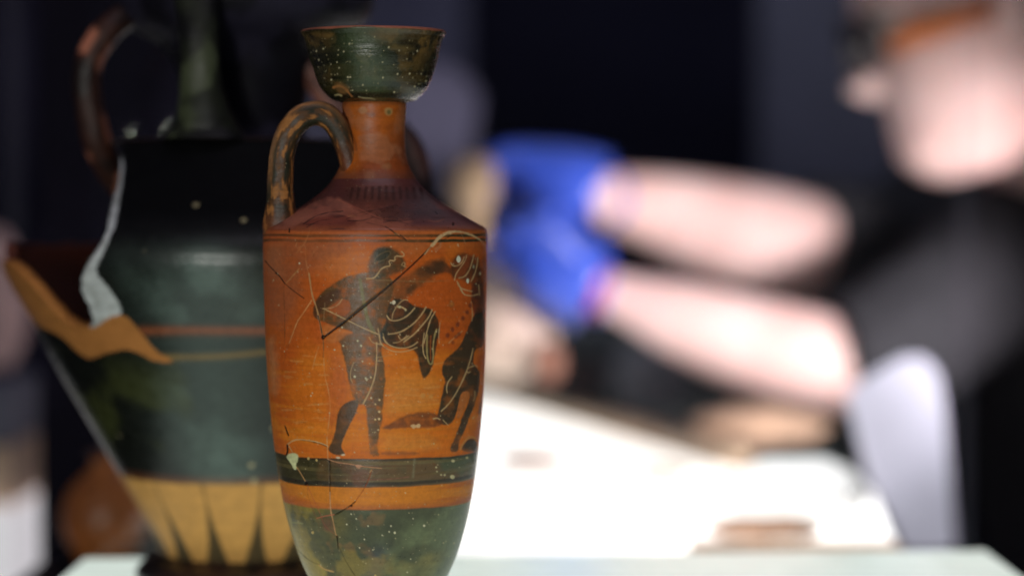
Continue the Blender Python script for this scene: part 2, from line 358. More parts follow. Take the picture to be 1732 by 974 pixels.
stroke(z3([(535,705),(610,700),(660,675),(690,630)]), 1.4, LINE, 0.7)
stroke(z3([(553,660),(552,700),(545,800)]), 1.3, (0.3, 0.2, 0.09), 0.6)
stroke([(637,579),(637,613),(634,639),(624,665),(614,683)], 2.0, LINE, 0.9, h=-0.02)
stroke(z6([(20,0),(40,38),(72,50),(125,60)]), 1.5, LINE, 0.8)
stroke(z6([(78,160),(140,150),(200,138)]), 1.0, LINE, 0.6, brk=.5); stroke(z6([(85,188),(128,186)]), 1.0, LINE, 0.6)
stroke(z5([(780,200),(757,260),(752,315),(768,352)]), 1.2, LINE, 0.7); stroke(z5([(790,370),(840,410)]), 1.2, (0.2,0.13,0.05), 0.6)
stroke(z5([(765,440),(790,500),(820,520)]), 1.2, (0.2,0.13,0.05), 0.6)
# --- cloak hanging from the left figure's arm
poly([(654,536),(656,518),(664,507),(676,504),(691,512),(706,520),(728,521),(741,538),(744,560),(738,585),(733,613),(728,628),(718,641),(713,635),(709,613),(704,594),(691,589),(667,589),(648,580),(641,566),(650,552)], BLACK, 0.95, 1.5, 3, blot=0.25)
poly([(678,505),(688,506),(694,516),(684,526),(672,520)], (0.10, 0.035, 0.014), 0.8, 2, 2)
poly([(712,528),(722,534),(712,556),(694,574),(698,552)], (0.30, 0.085, 0.018), 0.6, 2.5, 3)
for P_, w_ in (([(160,760),(178,792),(220,802),(285,785),(340,745),(378,698)], 2.0), ([(170,905),(260,893),(350,840),(420,770),(466,693)], 2.0),
               ([(290,968),(380,900),(440,830),(490,770),(515,712)], 2.0), ([(450,974),(475,880),(500,790),(538,728)], 1.8),
               ([(570,974),(565,900),(577,815)], 1.2), ([(200,785),(205,740),(240,680),(290,632),(322,638)], 1.3), ([(245,690),(275,690),(310,715)], 2.6)):
    stroke(z4(P_), w_, LINE, 0.92, h=-0.02)
for P_, w_ in (([(130,0),(150,48),(220,82),(300,88),(360,70),(400,38)], 1.8), ([(100,-20),(108,50),(160,95),(240,120),(340,105),(396,80)], 1.6),
               ([(452,-30),(440,60),(445,130),(465,166)], 1.8), ([(210,45),(260,40),(310,-5)], 1.3), ([(250,-10),(262,20),(290,22),(330,-10)], 1.2)):
    stroke(z6(P_), w_, LINE, 0.9, h=-0.02)
stroke(z6([(475,-20),(472,100),(478,170),(495,215),(515,208),(525,150),(520,80),(530,0),(548,-60)]), 2.6, (0.34, 0.25, 0.09), 0.9)
stroke(z6([(505,-10),(500,90),(503,180)]), 1.2, CLAYD, 0.9)
stroke(z4([(90,860),(100,930),(105,974)]), 1.4, LINE, 0.7); stroke(z4([(130,900),(140,950),(165,974)]), 1.3, LINE, 0.7)
# --- right figure
poly([(762,452),(765,440),(772,430),(785,427),(800,431),(813,440),(817,470),(817,486),(802,484),(792,478),(777,473),(763,469)], BLACK, 0.8, 3, 5, blot=0.4)
poly([(779,432),(794,430),(797,440),(789,460),(776,472),(770,466),(779,448)], (0.26, 0.06, 0.016), 0.75, 2, 3)
poly([(800,478),(816,470),(821,520),(819,536),(804,538),(800,520),(795,500)], (0.060, 0.026, 0.013), 0.9, 2, 3)
poly([(762,452),(756,446),(745,440),(728,446),(716,460),(735,466),(752,460),(764,464)], (0.060, 0.030, 0.013), 0.75, 2.5, 3, blot=0.3)
poly([(818,430),(822,440),(821,485),(815,485),(814,440)], (0.15, 0.045, 0.018), 0.7, 2, 3)
poly([(801,534),(810,529),(819,529),(820,560),(818,585),(803,591),(799,613),(806,620),(812,632),(811,656),(805,678),(797,699),(784,732),(776,749),(775,763),(761,765),(762,753),(769,742),(775,725),(784,699),(795,673),(792,663),(782,663),(776,682),(771,704),(762,717),(749,720),(736,712),(741,699),(745,678),(749,660),(754,643),(747,630),(749,613),(758,602),(769,594),(780,583),(788,562)], (0.030, 0.030, 0.016), 0.95, 1.3, 2.5, sm=1, blot=0.35)
poly(z6([(742,428),(800,425),(808,455),(760,590),(725,640),(705,625),(722,520)]), (0.46, 0.14, 0.03), 0.95, 1.2, 2, h=-0.02, g=0.5, blot=0)
poly(z6([(120,712),(200,668),(280,625),(380,590),(480,585),(560,600),(610,690),(500,708),(400,708),(250,716),(140,722)]), (0.15, 0.045, 0.014), 0.85, 2, 3, blot=0.45)
poly(z6([(740,895),(758,835),(805,795),(850,798),(868,850),(870,905)]), BLACK, 0.95, 1.2, 2)
stroke(z6([(735,880),(750,845),(790,790),(840,780),(862,810)]), 2.4, (0.55, 0.26, 0.08), 0.9)
poly(z6([(905,450),(890,520),(870,600),(900,610)]), BLACK, 0.8, 1.5, 2)
poly(z6([(110,900),(250,895),(410,900),(415,920),(250,930),(110,925)]), (0.20, 0.06, 0.018), 0.6, 2, 3)
for P_, w_ in (([(835,90),(812,190),(780,280),(740,370),(690,460),(640,530),(585,580)], 2.0), ([(795,245),(820,232),(855,220),(870,235)], 1.6), ([(670,310),(638,350),(625,400),(632,435)], 1.7),
               ([(525,640),(550,632),(575,645)], 2.2), ([(600,650),(640,690)], 1.4), ([(850,425),(850,470),(838,500)], 1.2), ([(785,270),(800,280),(815,270)], 1.4)):
    stroke(z6(P_), w_, LINE, 0.9, h=-0.02)
for P_, w_ in (([(660,345),(675,370),(712,372),(752,340),(765,300)], 1.7), ([(690,482),(697,440),(730,390),(775,330),(785,285)], 1.4), ([(725,465),(770,455),(810,400),(830,330),(842,285)], 1.7),
               ([(820,492),(850,430),(868,360),(872,305)], 1.5), ([(710,490),(722,530),(762,555),(825,570)], 1.9), ([(735,550),(760,592),(820,607),(872,592)], 1.7), ([(720,500),(745,560),(770,600)], 1.4),
               ([(820,650),(832,740),(826,800)], 1.3), ([(880,520),(886,600)], 1.2), ([(645,974),(690,930),(750,880)], 1.2)):
    stroke(z4(P_), w_, LINE, 0.85, h=-0.02)
for x, y in ((815,680),(790,732),(755,780),(715,830),(675,870),(635,915)): dot(*z4([(x, y)])[0], 3.3, 4.2, (0.16, 0.035, 0.013), 0.8, 0, 1.2, 0.6)
for x, y in ((850,715),(850,690),(725,905),(700,925),(677,968)): dot(*z4([(x, y)])[0], 3, 3.4, (0.22, 0.045, 0.013), 0.7, 0, 1.2, 0.6)
dot(*z4([(668,668)])[0], 4.6, 6, (0.30, 0.10, 0.025), 0.7, 0, 1.2); dot(*z4([(668,668)])[0], 2.4, 3.4, (0.42, 0.15, 0.03), 0.8, 0, 1.2)
dot(775.6, 437.5, 3.3, 5.6, (0.70, 0.70, 0.50), 1); dot(791, 475, 2.6, 4.8, (0.62, 0.64, 0.45), 1); dot(801, 451, 2, 4, (0.35, 0.36, 0.22), .8); dot(812, 463, 1.8, 3, (0.5, 0.42, 0.25), .9)
dot(666, 511.5, 2.8, 3, (0.70, 0.60, 0.40), 1); dot(661, 512, 1.4, 1.4); dot(676, 519, 3, 2.4, (0.5, 0.42, 0.22)); dot(686, 524, 2.4, 3.4, (0.5, 0.42, 0.22))
# --- surface specks, scattered and at places seen
for x, y in ((839,68),(812,28),(850,190),(790,257),(788,310),(915,315),(875,322),(882,336),(918,476),(905,128),(630,100),(698,68)): dot(*z5([(x, y)])[0], RNG.uniform(1.2, 2.4))
for x, y in ((440,458),(505,466)): dot(*z6([(x, y)])[0], 4, 4, (0.62, 0.30, 0.08), 0.6, 0.02, 1.5)
poly(z6([(340,690),(370,680),(385,690),(410,675),(425,690),(415,712),(380,705),(372,722),(350,705)]), (0.66, 0.42, 0.20), 0.9, 0.8, 2, sm=1, blot=0.1, g=0.1)
for x, y in ((92,727),(35,316),(100,585),(100,492),(98,640),(68,645),(70,525)): dot(*z6([(x, y)])[0], RNG.uniform(1.2, 2.6), None, (0.66, 0.48, 0.24))
for x, y in ((605,637),(355,350),(690,852),(812,958)): dot(*z3([(x, y)])[0], 1.7)
for x, y in ((352,210),(405,222),(380,690),(785,970)): dot(*z7([(x, y)])[0], 2.2, 2.6, (0.55, 0.38, 0.14))
for x, y, r in ((600,637,1.8),(738,648,1.4),(888,648,1.4),(1102,645,2.6),(1030,600,1.3),(876,685,1.3),(912,692,1.8),(830,708,1.1),(715,735,1.3),(683,790,1.3),(770,803,1.2),(1015,862,1.3),(628,570,1.3),(662,602,1.3),(665,668,1.0),(992,948,1.3),(432,900,1),(300,735,1)): dot(*z7([(x, y)])[0], r)
for x, y, r in ((1290,225,3),(1380,205,2.6),(1285,330,4),(1235,318,2),(1212,316,2),(1180,268,1.6),(1185,295,1.6),(1330,268,1.2)): dot(*z7([(x, y)])[0], r, r * 0.8, (0.55, 0.48, 0.26))
for _ in range(380):                                    # fine dust of lime specks over the whole body
    x = RNG.uniform(455, 818); y = RNG.uniform(405, 965)
    if x < 560 and RNG.rand() < 0.6: continue
    dot(x, y, RNG.uniform(0.5, 1.15), None, (0.62, 0.50, 0.28), RNG.uniform(0.35, 0.85), 0.01, 0.6)
for _ in range(22):                                     # lost flakes of paint over both figures
    x, y = [(RNG.uniform(585, 650), RNG.uniform(475, 750)), (RNG.uniform(750, 812), RNG.uniform(560, 740)), (RNG.uniform(630, 680), RNG.uniform(425, 465))][RNG.randint(3)]
    poly([(x, y), (x + RNG.uniform(2, 6), y + RNG.uniform(-2, 2)), (x + RNG.uniform(1, 5), y + RNG.uniform(2, 6)), (x - 1, y + 3)], (0.30, 0.10, 0.025), RNG.uniform(.35, .7), 0.8, 2.5, sm=1, h=-0.03)
for _ in range(16):
    x = RNG.uniform(480, 800); y = RNG.uniform(350, 384); L_ = RNG.uniform(10, 45)
    if abs(x - 636) > 60 + (y - 350) * 3.2: continue
    stroke([(x, y), (x + L_ * .5, y + RNG.uniform(-5, 3)), (x + L_, y + RNG.uniform(-7, 5))], RNG.uniform(0.8, 1.5), (0.035, 0.012, 0.012) if RNG.rand() < .7 else (0.5, 0.2, 0.12), RNG.uniform(.5, .9), 0.6, h=-0.06, wob=3, brk=.2)
# --- cracks, fills and chips
stroke(z3([(85,330),(130,385),(180,430),(215,475),(242,512),(300,560),(390,625)]), 1.4, CRK, 0.95, h=-0.25, w2=1.0)
stroke(z3([(165,425),(190,440),(238,510)]), 3.0, CRK, 0.8, h=-0.2, w2=1)
dot(*z3([(183,430)])[0], 1.6); stroke(z3([(250,505),(300,450),(352,392)]), 1.3, (0.50, 0.28, 0.10), 0.7)
stroke(z3([(235,520),(232,620),(240,800),(238,974)]), 1.1, (0.12, 0.04, 0.012), 0.7, h=-0.1, brk=0.6)
stroke(z3([(340,230),(405,200),(402,300),(412,380),(430,440),(447,560),(452,610)]), 1.1, (0.52, 0.22, 0.08), 0.6, brk=.3)
stroke(z3([(430,430),(452,600),(488,690),(510,790),(528,880),(540,940)]), 2.6, (0.46, 0.25, 0.10), 0.85, h=-0.05)
stroke(z3([(500,760),(520,840),(530,900)]), 1.6, CRK, 0.9, h=-0.2)
stroke(z3([(450,640),(395,725),(340,800),(310,880),(275,974)]), 1.2, (0.62, 0.33, 0.12), 0.8)
stroke([(546,571),(580,546),(620,514),(655,486),(693,453),(719,428),(733,413)], 3.6, CRK, 1, h=-0.4, sm=1, w2=2.0)
dot(546, 570, 3.2, 4, CRK, 1, -0.4)
stroke(z4([(458,278),(480,250),(505,218)]), 1.6, TAN, 0.9)
stroke([(731,415),(736,409),(742,402),(752,396),(761,393),(769,391.5)], 6.5, TAN, 1, 0.8, h=0.12, wob=2.4, g=0.1, w2=4.5)
stroke([(769,391.5),(784,392.6),(799,398),(812,405.6),(817,411)], 3.2, TAN, 1, 0.8, h=0.1, wob=2, g=0.1, w2=2)
stroke([(815,408),(823,420),(825,450)], 3.4, (0.55, 0.20, 0.10), 0.85, 1.2)
stroke(z4([(540,240),(575,225),(580,190)]), 4, (0.44, 0.22, 0.10), 0.45, 1.6); stroke(z4([(540,222),(600,165),(690,120),(730,118)]), 1.2, CRK, 0.7, brk=.4)
stroke(z4([(738,112),(760,150),(775,195)]), 1.2, (0.5, 0.3, 0.14), 0.7, brk=.4)
stroke(z4([(0,30),(120,55),(190,80),(212,100)]), 1.2, CRK, 0.6, h=-0.1, brk=.3); stroke(z4([(190,85),(230,120),(270,130),(315,170)]), 1.6, CRK, 0.9, h=-0.15)
stroke(z4([(222,120),(255,125)]), 2, (0.6, 0.4, 0.18), 0.8)
stroke(z3([(275,75),(273,105)]), 2, CRK, 0.9, h=-0.2)
stroke(z3([(440,70),(430,110),(400,190),(330,270)]), 1.1, (0.5, 0.2, 0.07), 0.5)
stroke(z5([(540,0),(545,130),(550,300),(585,420),(600,560),(575,740),(570,850)]), 1.1, (0.62, 0.33, 0.12), 0.7, brk=.6)
stroke(z5([(530,-20),(545,40),(540,160)]), 1.2, CRK, 0.8, h=-0.1, brk=.4)
stroke(z5([(505,80),(480,150),(458,250)]), 1.3, (0.62, 0.33, 0.12), 0.6, brk=.5); stroke(z5([(290,0),(240,150),(220,270)]), 1.1, (0.2, 0.06, 0.02), 0.5, brk=.5)
stroke(z5([(238,695),(265,770)]), 1.9, CRK, 0.95, h=-0.2)
stroke(z7([(200,10),(222,62)]), 1.9, CRK, 0.9, h=-0.2)
stroke(z7([(212,122),(250,94),(290,86),(360,95),(430,110),(478,132)]), 1.8, TAN, 0.95, h=0.02, g=0.1)
stroke(z7([(300,90),(360,98),(430,115),(470,132)]), 1.2, CRK, 0.85, h=-0.2, brk=.4)
stroke(z7([(212,125),(215,160),(209,185)]), 3.6, CRK, 0.95, h=-0.3); stroke(z7([(225,130),(245,165)]), 1.6, TAN, 0.8)
poly(z7([(205,200),(222,178),(255,172),(290,188),(284,228),(270,245),(275,280),(258,283),(240,240)]), (0.58, 0.58, 0.30), 1, 0.8, 2, sm=1, h=0.25, g=0.1, blot=0.25)
stroke(z7([(470,70),(475,130),(478,215)]), 1.2, (0.60, 0.34, 0.14), 0.8, brk=.3)
dot(*z7([(487,230)])[0], 2.6, 3, CRK, 1, -0.3)
stroke(z7([(478,215),(540,238),(620,245),(690,262),(760,268),(825,274)]), 1.5, (0.55, 0.26, 0.14), 0.85)
poly(z7([(655,250),(700,252),(692,268),(680,282),(660,268)]), (0.55, 0.25, 0.13), 0.8, 1, 2)
stroke(z7([(490,240),(490,400),(491,470)]), 1.3, CRK, 0.95, h=-0.2); stroke(z7([(491,430),(494,540),(510,610),(525,690),(538,720)]), 1.9, (0.50, 0.26, 0.12), 0.85, h=0.02)
stroke(z7([(535,715),(540,745),(544,795)]), 3.0, CRK, 0.95, h=-0.3, w2=1)
stroke(z7([(765,280),(742,350),(712,410),(655,490)]), 1.3, (0.30, 0.06, 0.02), 0.85, h=-0.1); stroke(z7([(655,490),(620,520),(550,560),(522,574)]), 1.7, CRK, 0.95, h=-0.2)
stroke(z7([(750,300),(760,285)]), 1.8, TAN, .8)
dot(*z7([(628,517)])[0], 2.6, 2, CRK, 1, -0.3); stroke(z7([(518,574),(450,585),(408,598)]), 1.4, (0.50, 0.14, 0.08), 0.9)
stroke(z7([(278,270),(310,320),(332,360)]), 1.7, (0.5, 0.26, 0.10), 0.8); dot(*z7([(335,372)])[0], 3, 4, CRK, .95, -0.3)
stroke(z7([(340,380),(365,430),(395,500),(430,570),(450,640),(520,700)]), 1.2, (0.42, 0.10, 0.05), 0.7, brk=.3)
stroke(z7([(345,400),(350,470),(400,590)]), 1.0, (0.25, 0.06, 0.03), 0.5, brk=.4)
poly(z7([(425,600),(500,588),(512,640),(524,700),(470,680),(440,640)]), (0.13, 0.05, 0.025), 0.75, 2, 2)
poly(z7([(500,240),(620,250),(650,275),(740,300),(710,350),(640,370),(600,290)]), (0.09, 0.035, 0.016), 0.5, 3, 4)
poly(z7([(640,290),(760,285),(735,345),(700,395),(630,385)]), (0.16, 0.05, 0.02), 0.55, 3, 3)
stroke(z7([(200,640),(250,622),(315,632)]), 1.6, (0.40, 0.38, 0.20), 0.7); stroke(z7([(420,900),(450,928),(515,945)]), 2.4, (0.50, 0.30, 0.12), 0.85, brk=.3)
stroke(z7([(550,780),(590,870),(655,974)]), 1.3, (0.03, 0.02, 0.008), 0.6, h=-0.08, brk=.3); stroke(z7([(280,800),(320,840),(370,880),(430,900)]), 1.2, (0.03, 0.02, 0.008), 0.5, brk=.5)
stroke(z7([(1040,220),(1030,330)]), 3, (0.25, 0.24, 0.14), 0.5, 2); stroke(z7([(700,350),(900,345),(1000,330)]), 1.2, (0.3, 0.1, 0.08), 0.5)
for x, y in ((540,205),(575,187)): dot(*z7([(x, y)])[0], 3, 1.4, (0.68, 0.55, 0.35), 0.9)
# --- mouth: lime pits, worn clay patch
for x, y, r in ((398,335,1.2),(446,382,1.5),(480,415,1.3),(523,410,1.6),(562,395,1.7),(605,328,1.4),(575,432,1.1),(487,455,1.2),(525,507,1.7),(565,470,1.1),(483,497,1.3),(484,540,1.4),(630,490,1.6),(645,490,1.2),(715,325,1.1),(853,493,1.6),(725,540,1.2),(945,470,1.8),(1022,468,1.7),(1005,375,1.2),(1070,325,1.6),(955,322,1.8),(1013,335,1.2),(1045,343,1.2),(925,585,1.8),(1055,548,1.4),(1095,470,1.2),(1130,485,1.2),(1125,515,1.5),(1050,585,1.3),(800,235,1.1),(890,300,1),(640,280,1.3),(570,318,1.4),(748,575,1),(445,425,1.2),(432,325,1.6),(475,310,1.5),(850,395,1),(1100,578,1.5),(660,575,1)): dot(*z1([(x, y)])[0], r * RNG.uniform(.85, 1.15), r * RNG.uniform(.7, 1.3), (0.68, 0.60, 0.36), RNG.uniform(.6, 1))
for _ in range(90): 
    x = RNG.uniform(520, 745); y = RNG.uniform(60, 165); dot(x, y, RNG.uniform(0.4, 0.9), None, (0.5, 0.42, 0.22), RNG.uniform(.3, .8))
stroke(z1([(540,555),(580,545),(615,560),(640,595),(655,610)]), 3.4, (0.42, 0.17, 0.05), 0.85, 1, wob=3)
poly(z1([(540,530),(600,520),(640,570),(620,600),(570,590)]), (0.22, 0.10, 0.03), 0.6, 3, 5)
stroke(z1([(550,605),(570,600),(590,607)]), 2.6, (0.55, 0.45, 0.22), 0.7); stroke(z1([(700,615),(725,622),(780,625),(800,630)]), 2.2, (0.45, 0.38, 0.2), 0.7, brk=.3)
poly(z1([(400,205),(560,215),(500,240),(400,230)]), (0.20, 0.11, 0.03), 0.5, 3, 6); poly(z1([(740,210),(860,190),(960,230),(900,260),(800,240)]), (0.14, 0.08, 0.028), 0.45, 4, 6)
poly(z1([(880,290),(980,280),(1060,300),(1040,340),(940,330)]), (0.16, 0.11, 0.035), 0.45, 4, 8)
# --- neck stains; shoulder's lit left painted lighter, its right side painted dark
dot(*z2([(725,100)])[0], 7, 6, (0.46, 0.24, 0.12), 0.7, 0, 1.5); dot(*z2([(888,108)])[0], 7, 6.5, (0.42, 0.28, 0.10), 0.7, 0, 1.5); dot(*z2([(890,112)])[0], 3.4, 3.6, (0.16, 0.12, 0.04), 0.9, 0, 1)
poly(z2([(690,150),(720,130),(770,160),(780,230),(700,240),(680,190)]), (0.44, 0.17, 0.07), 0.5, 3, 5); poly(z2([(740,110),(820,120),(770,150)]), (0.14, 0.04, 0.02), 0.6, 2.5, 4)
poly(z2([(840,440),(900,435),(910,470),(850,475)]), (0.36, 0.20, 0.08), 0.4, 3, 4); poly(z2([(740,480),(800,480),(800,540),(740,540)]), (0.40, 0.18, 0.08), 0.35, 4, 4)
stroke(z2([(625,150),(650,230),(675,300),(684,350)]), 3, (0.05, 0.02, 0.01), 0.7, 2.5)
poly(z2([(590,660),(640,700),(780,770),(860,800),(1200,800),(1290,790),(1180,700),(1080,600),(900,590),(620,590)]), (0.075, 0.028, 0.022), 0.62, 4, 5, h=0, g=0.75)
poly(z2([(770,740),(960,690),(1080,650),(1180,700),(1250,760),(1000,790),(850,790)]), (0.055, 0.024, 0.024), 0.55, 3, 4, h=0, g=0.8)
poly(z2([(200,790),(400,690),(560,640),(640,700),(720,745),(660,770),(500,760),(380,790),(260,830)]), (0.40, 0.14, 0.085), 0.7, 3, 6, h=0, g=0.6)
for k in range(11):
    x = 596 + k * 11.5
    stroke([(x, 317 + 0.5 * abs(5 - k)), (x + (k - 5) * 0.7, 336 - 0.4 * abs(5 - k))], 5.5, (0.045, 0.014, 0.010), 0.8, 1.4, wob=2)
stroke([(590,314),(640,316),(700,313)], 1.6, (0.10, 0.03, 0.015), 0.5, 1.5)
for P_ in ([(350,820),(420,770),(500,745),(600,738)], [(370,840),(440,800),(520,790)], [(620,790),(680,760),(740,740),(880,720),(960,690)], [(780,770),(850,795),(960,800),(1060,790)], [(630,800),(720,800),(800,775)]):
    stroke(z2(P_), 1.3, (0.05, 0.015, 0.012), 0.8, h=-0.08, wob=2, brk=.3)
stroke(z2([(570,665),(640,700),(740,740),(850,790)]), 1.6, (0.40, 0.12, 0.07), 0.7, brk=.2)
dot(*z2([(650,768)])[0], 8, 2.4, (0.34, 0.12, 0.06), 0.7); dot(*z2([(1298,820)])[0], 2.2, 3.5, CRK, .9, -0.2)
stroke(z2([(870,835),(920,870),(960,905),(1000,920)]), 1.5, CRK, 0.7, h=-0.1)

# ------------------------------------------------------------------ red-and-black lekythos
LY = 0.973; LX = at(636, 500, LY).x; LP = px(LY)
lek = thing('lekythos', (LX, LY, 0), 'slender orange and black painted oil vase with one handle, cracked and glued, in sharp focus', 'vase')
def zl(y): return at(636, y, LY).z
def sample_canvas(P, facing):
    u, v = proj(P); ii = (v - CY0) * SC; jj = (u - CX0) * SC
    ok = (ii > 0) & (ii < CH - 2) & (jj > 0) & (jj < CW - 2) & (facing > 0.0)
    ii = np.clip(ii, 0, CH - 2.01); jj = np.clip(jj, 0, CW - 2.01); i = ii.astype(int); j = jj.astype(int); fi = ii - i; fj = jj - j
    def s(A):
        if A.ndim == 3: a, b = fi[:, None], fj[:, None]
        else: a, b = fi, fj
        return A[i, j] * (1 - a) * (1 - b) + A[i + 1, j] * a * (1 - b) + A[i, j + 1] * (1 - a) * b + A[i + 1, j + 1] * a * b
    k = np.clip(facing / 0.10, 0, 1) * ok
    return s(cRGB) * k[:, None], s(cA) * k, s(cH) * k, s(cG) * k
def grid_mesh(name, V, nr, nc, m, parent, closed=True, attrs=None):
    me = bpy.data.meshes.new(name); n = len(V); me.vertices.add(n); me.vertices.foreach_set('co', V.astype(np.float32).ravel())
    r, c = np.meshgrid(np.arange(nr - 1), np.arange(nc if closed else nc - 1), indexing='ij'); r = r.ravel(); c = c.ravel(); c1 = (c + 1) % nc
    q = np.stack([r * nc + c, (r + 1) * nc + c, (r + 1) * nc + c1, r * nc + c1], 1)
    me.loops.add(q.size); me.loops.foreach_set('vertex_index', q.ravel().astype(np.int32))
    me.polygons.add(len(q)); me.polygons.foreach_set('loop_start', (np.arange(len(q)) * 4).astype(np.int32)); me.polygons.foreach_set('loop_total', np.full(len(q), 4, np.int32))
    me.update(calc_edges=True); me.validate()
    if attrs:
        col, gl = attrs
        a = me.attributes.new('paint', 'FLOAT_COLOR', 'POINT'); a.data.foreach_set('color', np.concatenate([np.clip(col, 0, 1), np.ones((n, 1))], 1).astype(np.float32).ravel())
        g = me.attributes.new('gloss', 'FLOAT', 'POINT'); g.data.foreach_set('value', np.clip(gl, 0, 1).astype(np.float32))
    return link(name, me, m, parent)
def thetas(step_px, rmax_px, back=70, half=1.72):
    n = int(2 * half * rmax_px / step_px); a = np.linspace(-half, half, n); b = np.linspace(half, 2 * math.pi - half, back + 2)[1:-1]
    return np.concatenate([a, b])
def resample(pr, step):
    """profile [(y_px, r_px)] smoothed by Catmull-Rom through its points -> dense rows"""
    P = np.array(pr, float); out = []
    for i in range(len(P) - 1):
        p0, p1, p2, p3 = P[max(i-1, 0)], P[i], P[i+1], P[min(i+2, len(P)-1)]
        k = max(2, int(np.linalg.norm(p2 - p1) / step)); t = np.linspace(0, 1, k, endpoint=False)[:, None]
        out.append(0.5 * ((2*p1) + (-p0+p2)*t + (2*p0-5*p1+4*p2-p3)*t**2 + (-p0+3*p1-3*p2+p3)*t**3))
    out.append(P[-1:]); return np.concatenate(out)
def lathe(name, prof, step, base_fn, m, wob=0.6, th=None, part_parent=None, lean=True, seam=True):
    rows = resample(prof, step); th = th if th is not None else thetas(step, rows[:, 1].max())
    nr, nc = len(rows), len(th)
    z = np.array([zl(y) for y in rows[:, 0]]); r = rows[:, 1] * LP
    T, Z = np.meshgrid(th, z); _, Rr = np.meshgrid(th, r); _, YP = np.meshgrid(th, rows[:, 0])
    T, Z, Rr, YP = T.ravel(), Z.ravel(), Rr.ravel(), YP.ravel()
    dr = np.gradient(r); dz = np.gradient(z); nl = np.hypot(dr, dz) + 1e-12
    nR = np.repeat(-dz / nl, nc); nZ = np.repeat(dr / nl, nc)
    if name == 'mouth': nR, nZ = -nR, -nZ          # its rows run upwards
    D = np.stack([np.sin(T), -np.cos(T), np.zeros_like(T)], 1)
    cx = LX - (636 - YP * 0 - 636) * 0 + (YP - 560) * 0.006 * LP if lean else LX
    P = np.stack([cx + Rr * D[:, 0], LY + Rr * D[:, 1], Z], 1)
    P += D * ((fbm(P, 22, 2, 4.0) - 0.5) * wob * 0.0016)[:, None]
    nrm = D * nR[:, None]; nrm[:, 2] = nZ
    view = np.array([0, 0, ZC]) - P; view /= np.linalg.norm(view, axis=1)[:, None]
    facing = (nrm * view).sum(1)
    c, a, h, g = sample_canvas(P, facing)
    b, bg = base_fn(P, T, YP)
    out = b * (1 - a[:, None]) + c; gl = bg * (1 - a) + g
    P2 = P + nrm * (h * 0.001)[:, None]
    return grid_mesh(name, P2, nr, nc, m, part_parent or lek, True, (out, gl))
pot_m = pottery('painted_clay', 520, 800.0, 0.07, 0.22)
mouth_m = pottery('painted_clay_mouth', 420, 560.0, 0.16, 0.35)
mix = lambda A, B, k: A * (1 - k[:, None]) + B * k[:, None]
C = lambda *c: np.array([c], float)
def body_base(P, T, Y):
    n1 = fbm(P, 60, 4); n2 = fbm(P, 25, 4, 5.5); st = fbm(P * np.array([1, 1, 14]), 30, 4, 9.1); n3 = fbm(P, 160, 3, 2.2)
    base = mix(C(0.60, 0.148, 0.011), C(0.46, 0.088, 0.010), sst(0.4, 0.65, n2))
    base = mix(base, C(0.66, 0.215, 0.015), 0.45 * sst(0.5, 0.7, st) * sst(480, 700, Y))
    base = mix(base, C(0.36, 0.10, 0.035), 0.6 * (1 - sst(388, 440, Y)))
    gl = np.full(len(Y), 0.36)
    yw = Y + (n1 - 0.5) * 5
    def band(y0, y1, s=1.2): return sst(y0 - s, y0 + s, yw) * (1 - sst(y1 - s, y1 + s, yw))
    def put(k, col, g=0.75):
        nonlocal base, gl
        base = mix(base, col, k); gl = gl * (1 - k) + g * k
    worn = 1 - 0.75 * sst(0.50, 0.66, st)
    dk = C(0.045, 0.036, 0.012)
    put(band(394.5, 398.8, .7) * (0.4 + 0.6 * worn), dk); put(band(402.8, 407.3, .7) * (0.4 + 0.6 * worn), dk); put(band(386, 389) * 0.4, C(0.12, 0.04, 0.03))
    gcol = mix(mix(dk, C(0.075, 0.085, 0.040), sst(-0.3, 0.8, T)), C(0.14, 0.065, 0.020), 0.75 * sst(0.5, 0.7, n1))
    k = band(759.5, 806, 1.6); put(k, gcol, 0.7); put(k * (0.55 * sst(0.48, 0.6, fbm(P * np.array([1, 1, 30]), 22, 3, 1.1))), C(0.15, 0.115, 0.04))
    put(band(797, 803, .9) * 0.8, C(0.018, 0.012, 0.006)); put(band(759.5, 763, .8) * 0.6, C(0.018, 0.014, 0.008))
    put(band(806, 842, 1.2) * 0.85, mix(C(0.60, 0.20, 0.016), C(0.50, 0.13, 0.014), sst(.4, .6, st)), 0.42)
    put(sst(828, 842, yw) * (1 - sst(842, 843, yw)) * 0.6, C(0.32, 0.070, 0.022), 0.5)
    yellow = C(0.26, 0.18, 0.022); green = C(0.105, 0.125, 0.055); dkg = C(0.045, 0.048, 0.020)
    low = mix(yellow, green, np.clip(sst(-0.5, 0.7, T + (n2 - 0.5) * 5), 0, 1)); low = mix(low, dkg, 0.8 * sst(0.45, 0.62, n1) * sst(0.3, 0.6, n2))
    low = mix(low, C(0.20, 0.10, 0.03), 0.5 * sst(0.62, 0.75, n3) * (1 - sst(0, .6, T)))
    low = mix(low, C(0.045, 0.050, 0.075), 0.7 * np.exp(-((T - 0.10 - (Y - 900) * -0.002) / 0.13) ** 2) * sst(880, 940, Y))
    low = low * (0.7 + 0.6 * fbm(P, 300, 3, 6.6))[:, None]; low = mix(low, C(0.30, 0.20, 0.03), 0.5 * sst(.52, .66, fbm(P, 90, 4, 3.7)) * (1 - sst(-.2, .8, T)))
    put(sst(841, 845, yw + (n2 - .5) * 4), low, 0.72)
    return base, gl
